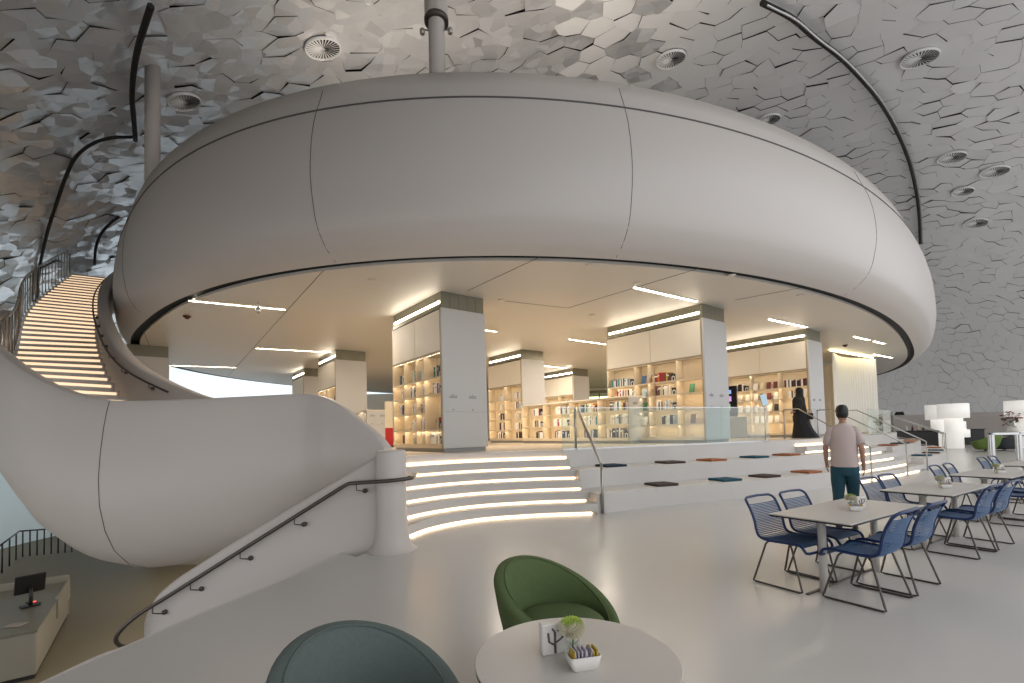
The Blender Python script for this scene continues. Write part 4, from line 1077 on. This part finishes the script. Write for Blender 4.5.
plant((28.2,26.3,.745),'red and pink flower arrangement in a white vase at right edge',1.9,0)
plant((28.6,30.4,1.075),'small pink flower arrangement on black counter behind the lamps',.9,0) if False else None
t=tub_chair('green lounge armchair far right beyond the tall steel table',(24.9,24.6,0),2.4,mat('lime_fabric',(.14,.22,.05),.8)); t.scale=(1.6,1.6,1.2)
t=tub_chair('dark grey lounge armchair far right, between two green ones',(26.0,24.7,0),1.9,mat('charcoal_fabric',(.05,.055,.06),.8)); t.scale=(1.6,1.5,1.1)
t=tub_chair('second green lounge armchair at the far right edge',(27.0,23.6,0),2.0,mat('lime_fabric_b',(.14,.22,.05),.8)); t.scale=(1.6,1.6,1.2)

# ------------------------------------------------------------------ people
def skin_body(name,joints,edges,m,parent,lvl=2,root=0,label=None):
    me=bpy.data.meshes.new(name); me.from_pydata([j[0] for j in joints],edges,[]); me.update()
    o=bpy.data.objects.new(name,me); COL.objects.link(o); o.parent=parent
    me.materials.append(m)
    sk=o.modifiers.new('skin','SKIN'); sk.use_smooth_shade=True
    sv=me.skin_vertices[0].data
    for v,j in zip(sv,joints):
        r=j[1]; v.radius=(r,r) if not isinstance(r,tuple) else r
    sv[root].use_root=True
    s=o.modifiers.new('sub','SUBSURF'); s.levels=lvl; s.render_levels=lvl
    return o
def blob(rings,n=20,bumps=None,M=None):
    """lofted closed body: rings of (cx,cy,z,rx,ry)"""
    g=G(); rows=[]
    for i,(cx,cy,z,rx,ry) in enumerate(rings):
        r=[]
        for k in range(n):
            a=2*PI*k/n; f=1
            if bumps: f=bumps(i,a)
            r.append(Vector((cx+rx*f*math.cos(a),cy+ry*f*math.sin(a),z)))
        rows.append(r)
    g.grid(rows,True,True); g.add(rows[0],[tuple(reversed(range(n)))]); g.add(rows[-1],[tuple(range(n))])
    return g
def head(g,c,s,yaw,face=True):
    """head with brow, nose, mouth, chin and ears; faces local -y before yaw"""
    M=Matrix.Translation(c)@Matrix.Rotation(yaw,4,'Z')@Matrix.Scale(s,4)
    rings=[(0,-.035,-.115,.028,.030),(0,-.035,-.108,.045,.055),(0,-.022,-.085,.058,.078),(0,-.012,-.05,.068,.090),(0,-.004,-.01,.074,.096),(0,0,.03,.076,.098),(0,.004,.07,.070,.09),(0,.006,.10,.048,.062),(0,.006,.113,.018,.024)]
    rows=[]
    for cx,cy,z,rx,ry in rings: rows.append([M@Vector((cx+rx*math.cos(2*PI*k/20),cy+ry*math.sin(2*PI*k/20),z)) for k in range(20)])
    g.grid(rows,True,True); g.add(rows[0],[tuple(reversed(range(20)))]); g.add(rows[-1],[tuple(range(20))])
    g.add([M@Vector(v) for v in ((-.012,-.098,-.035),(.012,-.098,-.035),(0,-.125,-.036),(0,-.099,.015),(0,-.1,-.045))],[(0,2,3),(2,1,3),(0,4,2),(4,1,2)],True)  # nose
    g.tube([M@Vector(v) for v in ((-.024,-.095,-.065),(0,-.106,-.062),(.024,-.095,-.065))],.005*s,6)   # lips
    for sx in (-1,1):
        g.lathe([(0,-.012),(.02,-.008),(.026,0),(.02,.008),(0,.01)],10,(0,0,0),M@Matrix.Translation((sx*.076,.005,-.015))@Matrix.Rotation(PI/2,4,'Y'))
# man walking away
mp=Vector((4.36,6.42,0)); mp=Vector((5.06,7.14,0))
man=thing('person','person with dark hair in pale pink shirt and teal trousers walking away','person',tuple(mp),-.62)
# faces local +y (away); build body: skin with continuous limbs
J=[((0,0,.98),(.13,.10)),((0,0,1.15),(.13,.095)),((0,.01,1.32),(.15,.10)),((0,.02,1.44),(.12,.08)),((0,.025,1.52),.055),((0,.03,1.58),.055),
 ((.16,.015,1.42),.055),((.235,-.06,1.18),.043),((.25,.02,.96),.032),((.255,.05,.89),.026),
 ((-.16,.015,1.42),.055),((-.25,.0,1.18),.043),((-.25,.11,.99),.032),((-.245,.15,.93),.026),
 ((.09,.0,.90),.10),((.10,.10,.50),.062),((.10,.04,.10),.042),((.10,.14,.04),.036),
 ((-.09,0,.90),.10),((-.10,-.02,.50),.062),((-.11,-.20,.13),.042),((-.11,-.13,.05),.036)]
Eg=[(0,1),(1,2),(2,3),(3,4),(4,5),(3,6),(6,7),(7,8),(8,9),(3,10),(10,11),(11,12),(12,13),(0,14),(14,15),(15,16),(16,17),(0,18),(18,19),(19,20),(20,21)]
# fingers on each hand
for hand,sx in ((9,1),(13,-1)):
    hp_=Vector(J[hand][0])
    for f,(dx,ln) in enumerate(((-.02,.075),(-.007,.085),(.007,.08),(.02,.065))):
        a=len(J); J.append(((hp_.x+sx*.004,hp_.y+dx,hp_.z-.045),.010)); J.append(((hp_.x-sx*.006,hp_.y+dx+.008,hp_.z-.045-ln*.55),.009)); J.append(((hp_.x-sx*.022,hp_.y+dx+.014,hp_.z-.045-ln),.008)); Eg+= [(hand,a),(a,a+1),(a+1,a+2)]
    a=len(J); J.append(((hp_.x-sx*.012,hp_.y+.032,hp_.z-.02),.010)); J.append(((hp_.x-sx*.025,hp_.y+.045,hp_.z-.055),.009)); Eg+=[(hand,a),(a,a+1)]
body=skin_body('body',J,Eg,SKIN,man)
g=G(); head(g,Vector((0,.035,1.67)),1.0,PI); g.obj('head',SKIN,man)
g=blob([(0,.015,1.60,.05,.04),(0,.0,1.62,.074,.075),(0,.005,1.68,.088,.098),(0,.015,1.73,.088,.104),(0,.02,1.775,.070,.085),(0,.02,1.795,.03,.04)],20); g.obj('hair',HAIR,man)
g=blob([(0,0,.90,.185,.14),(0,0,.96,.19,.145),(0,-.0,1.10,.185,.14),(0,.0,1.25,.20,.15),(0,.01,1.38,.205,.14),(0,.015,1.45,.175,.115),(0,.02,1.50,.10,.085),(0,.025,1.525,.066,.066)],28,lambda i,a:1+.02*math.sin(5*a+i*1.3)); s_=g.obj('shirt',SHIRT,man)
for sx in (1,-1):
    g=G(); g.tube([(sx*.11,.015,1.43),(sx*.16,.01,1.41),(sx*.20,-.02,1.33),(sx*.232,(-.05 if sx>0 else -.005),1.22)],[.06,.072,.066,.062],14); g.obj('sleeve',SHIRT,s_)
g=blob([(0,0,.78,.175,.12),(0,0,.86,.185,.13),(0,0,.96,.182,.135),(0,0,1.0,.175,.13)],24); tr=g.obj('trousers',JEANS,man)
g=G(); g.tube([(.085,0,.90),(.095,.05,.70),(.10,.10,.50),(.10,.07,.28),(.10,.03,.07)],[.11,.102,.08,.074,.07],16); g.obj('trouser_leg',JEANS,tr)
g=G(); g.tube([(-.085,0,.90),(-.095,-.01,.70),(-.10,-.02,.50),(-.105,-.11,.30),(-.11,-.20,.12)],[.11,.102,.08,.074,.07],16); g.obj('trouser_leg',JEANS,tr)
for x,y,z,rx in ((.10,.07,.0,0),(-.11,-.19,.045,-.5)):
    M=Matrix.Translation((x,y,z+.04))@Matrix.Rotation(rx,4,'X'); g=G(); g.lathe([(0,-.04),(.05,-.04),(.052,-.01),(.045,.02),(.03,.04),(0,.045)],16,(0,0,0),M,sy=2.5,sx=.9); g.obj('shoe',BLACK,man)
man.scale=(.93,.93,1.06)
# woman in black walking left
wpz=Vector((9.45,15.3,HP))
wm=thing('person','person in a long flowing black robe and headscarf walking along the platform','person',tuple(wpz),-.55)
# local -x is the walking direction
def folds(i,a): return 1+ (.05*math.sin(7*a+i*.5)+.03*math.sin(13*a))*min(1,max(0,(8-i)/6))
g=blob([(.13,0,.02,.38,.24),(.12,0,.10,.35,.23),(.075,0,.28,.285,.215),(.045,0,.50,.235,.20),(.02,0,.75,.20,.18),(0,0,.98,.195,.165),(-.01,0,1.15,.185,.16),(-.01,0,1.28,.18,.165),(0,0,1.36,.145,.15),(.01,0,1.41,.085,.09),(.01,0,1.45,.065,.065)],36,folds)
rb=g.obj('robe',ABAYA,wm)
for sy in (1,-1):
    g=G(); g.tube([(.0,sy*.14,1.33),(.02,sy*.20,1.18),(-.02,sy*.23,1.0),(-.10,sy*.21,.90)],[.07,.085,.09,.10],14); g.obj('sleeve',ABAYA,rb)
g=blob([(.02,0,1.38,.12,.13),(.02,0,1.44,.10,.10),(.02,0,1.50,.105,.10),(.018,0,1.57,.115,.105),(.015,0,1.64,.10,.092),(.012,0,1.68,.05,.05)],24); g.obj('headscarf',ABAYA,wm)
JW=[((0,0,1.0),(.10,.08)),((0,0,1.3),(.11,.08)),((0,0,1.42),.05),((-.01,0,1.5),.05),((0,.14,1.32),.045),((.0,.2,1.05),.036),((-.10,.205,.90),.028),((-.16,.2,.87),.022),((0,-.14,1.32),.045),((.0,-.2,1.05),.036),((-.10,-.205,.90),.028),((-.16,-.2,.87),.022),((.0,.07,.9),.08),((-.10,.07,.5),.055),((-.13,.07,.08),.035),((-.2,.07,.035),.03),((.0,-.07,.9),.08),((.05,-.07,.5),.055),((.16,-.07,.1),.035),((.12,-.07,.035),.03)]
EW=[(0,1),(1,2),(2,3),(1,4),(4,5),(5,6),(6,7),(1,8),(8,9),(9,10),(10,11),(0,12),(12,13),(13,14),(14,15),(0,16),(16,17),(17,18),(18,19)]
for hand,sy in ((7,1),(11,-1)):
    hp_=Vector(JW[hand][0])
    for f,(dz,ln) in enumerate(((-.02,.06),(-.007,.07),(.007,.068),(.02,.055))):
        a=len(JW); JW.append(((hp_.x-.035,hp_.y,hp_.z+dz),.009)); JW.append(((hp_.x-.035-ln*.6,hp_.y-sy*.008,hp_.z+dz-.008),.008)); JW.append(((hp_.x-.035-ln,hp_.y-sy*.02,hp_.z+dz-.02),.0075)); EW+=[(hand,a),(a,a+1),(a+1,a+2)]
    a=len(JW); JW.append(((hp_.x-.01,hp_.y-sy*.012,hp_.z+.03),.009)); JW.append(((hp_.x-.04,hp_.y-sy*.02,hp_.z+.042),.008)); EW+=[(hand,a),(a,a+1)]
skin_body('body',JW,EW,SKIN,wm)
g=G(); head(g,Vector((-.025,0,1.565)),.86,-PI/2); g.obj('head',SKIN,wm)
# hanging bag carried at the right edge of the walking robe
g=thing('handbag','small black bag hanging at the side of the person in black','bag',tuple(wpz+Vector((.19,-.20,.62))),-.55)
q=G(); q.bbox(-.11,.11,-.04,.04,0,.2,.015); q.obj('body',ABAYA,g); q=G(); q.tube([(-.07,0,.2),(-.05,0,.32),(.05,0,.32),(.07,0,.2)],.006,6); q.obj('handle',ABAYA,g)
# ------------------------------------------------------------------ light
def area(name, loc, rot, sx, sy, power, col=(1,1,1), spread=None):
    l=bpy.data.lights.new(name,'AREA'); l.shape='RECTANGLE'; l.size=sx; l.size_y=sy; l.energy=power; l.color=col
    if spread: l.spread=spread
    o=bpy.data.objects.new(name,l); COL.objects.link(o); o.location=loc; o.rotation_euler=rot; return o
w=bpy.data.worlds.new('sky'); scn.world=w; w.use_nodes=True; nt=w.node_tree
bg=nt.nodes['Background']; bg.inputs[0].default_value=(.95,.965,1,1); bg.inputs[1].default_value=1.25
WARM=(1,.87,.72)
# downlights of the library soffit
for x,y in ((-5,14),(0,15),(4,19),(-6,23),(1,24),(9,21),(8,27)):
    area('library_light',(x,y,4.93),(0,0,0),1.2,1.2,125,WARM)
area('lower_fill',(-9,15,.55),(0,0,0),1.5,1.5,75,WARM)  # added fill lamp, no visible fitting, brightens the lower floor
area('lower_fill',(-8,10.5,-.7),(0,0,0),1.,1.,25,WARM)  # second added fill, unseen below the bowl
# uplights on the drum roof
for x,y in ((2.5,12.5),(-3,13)):
    area('roof_uplight',(x,y,8.5),(PI,0,0),.15,.15,80,WARM,2.6)
scn.view_settings.view_transform='Standard'; scn.view_settings.look='None'; scn.view_settings.gamma=1; scn.view_settings.use_curve_mapping=False
scn.view_settings.exposure=0.2
scn.cycles.use_denoising=True
scn.cycles.max_bounces=7; scn.cycles.diffuse_bounces=4; scn.cycles.glossy_bounces=3; scn.cycles.transparent_max_bounces=12; scn.cycles.sample_clamp_indirect=6
scn.cycles.caustics_reflective=False; scn.cycles.caustics_refractive=False

print('BOOKS',len(BOOKQ))
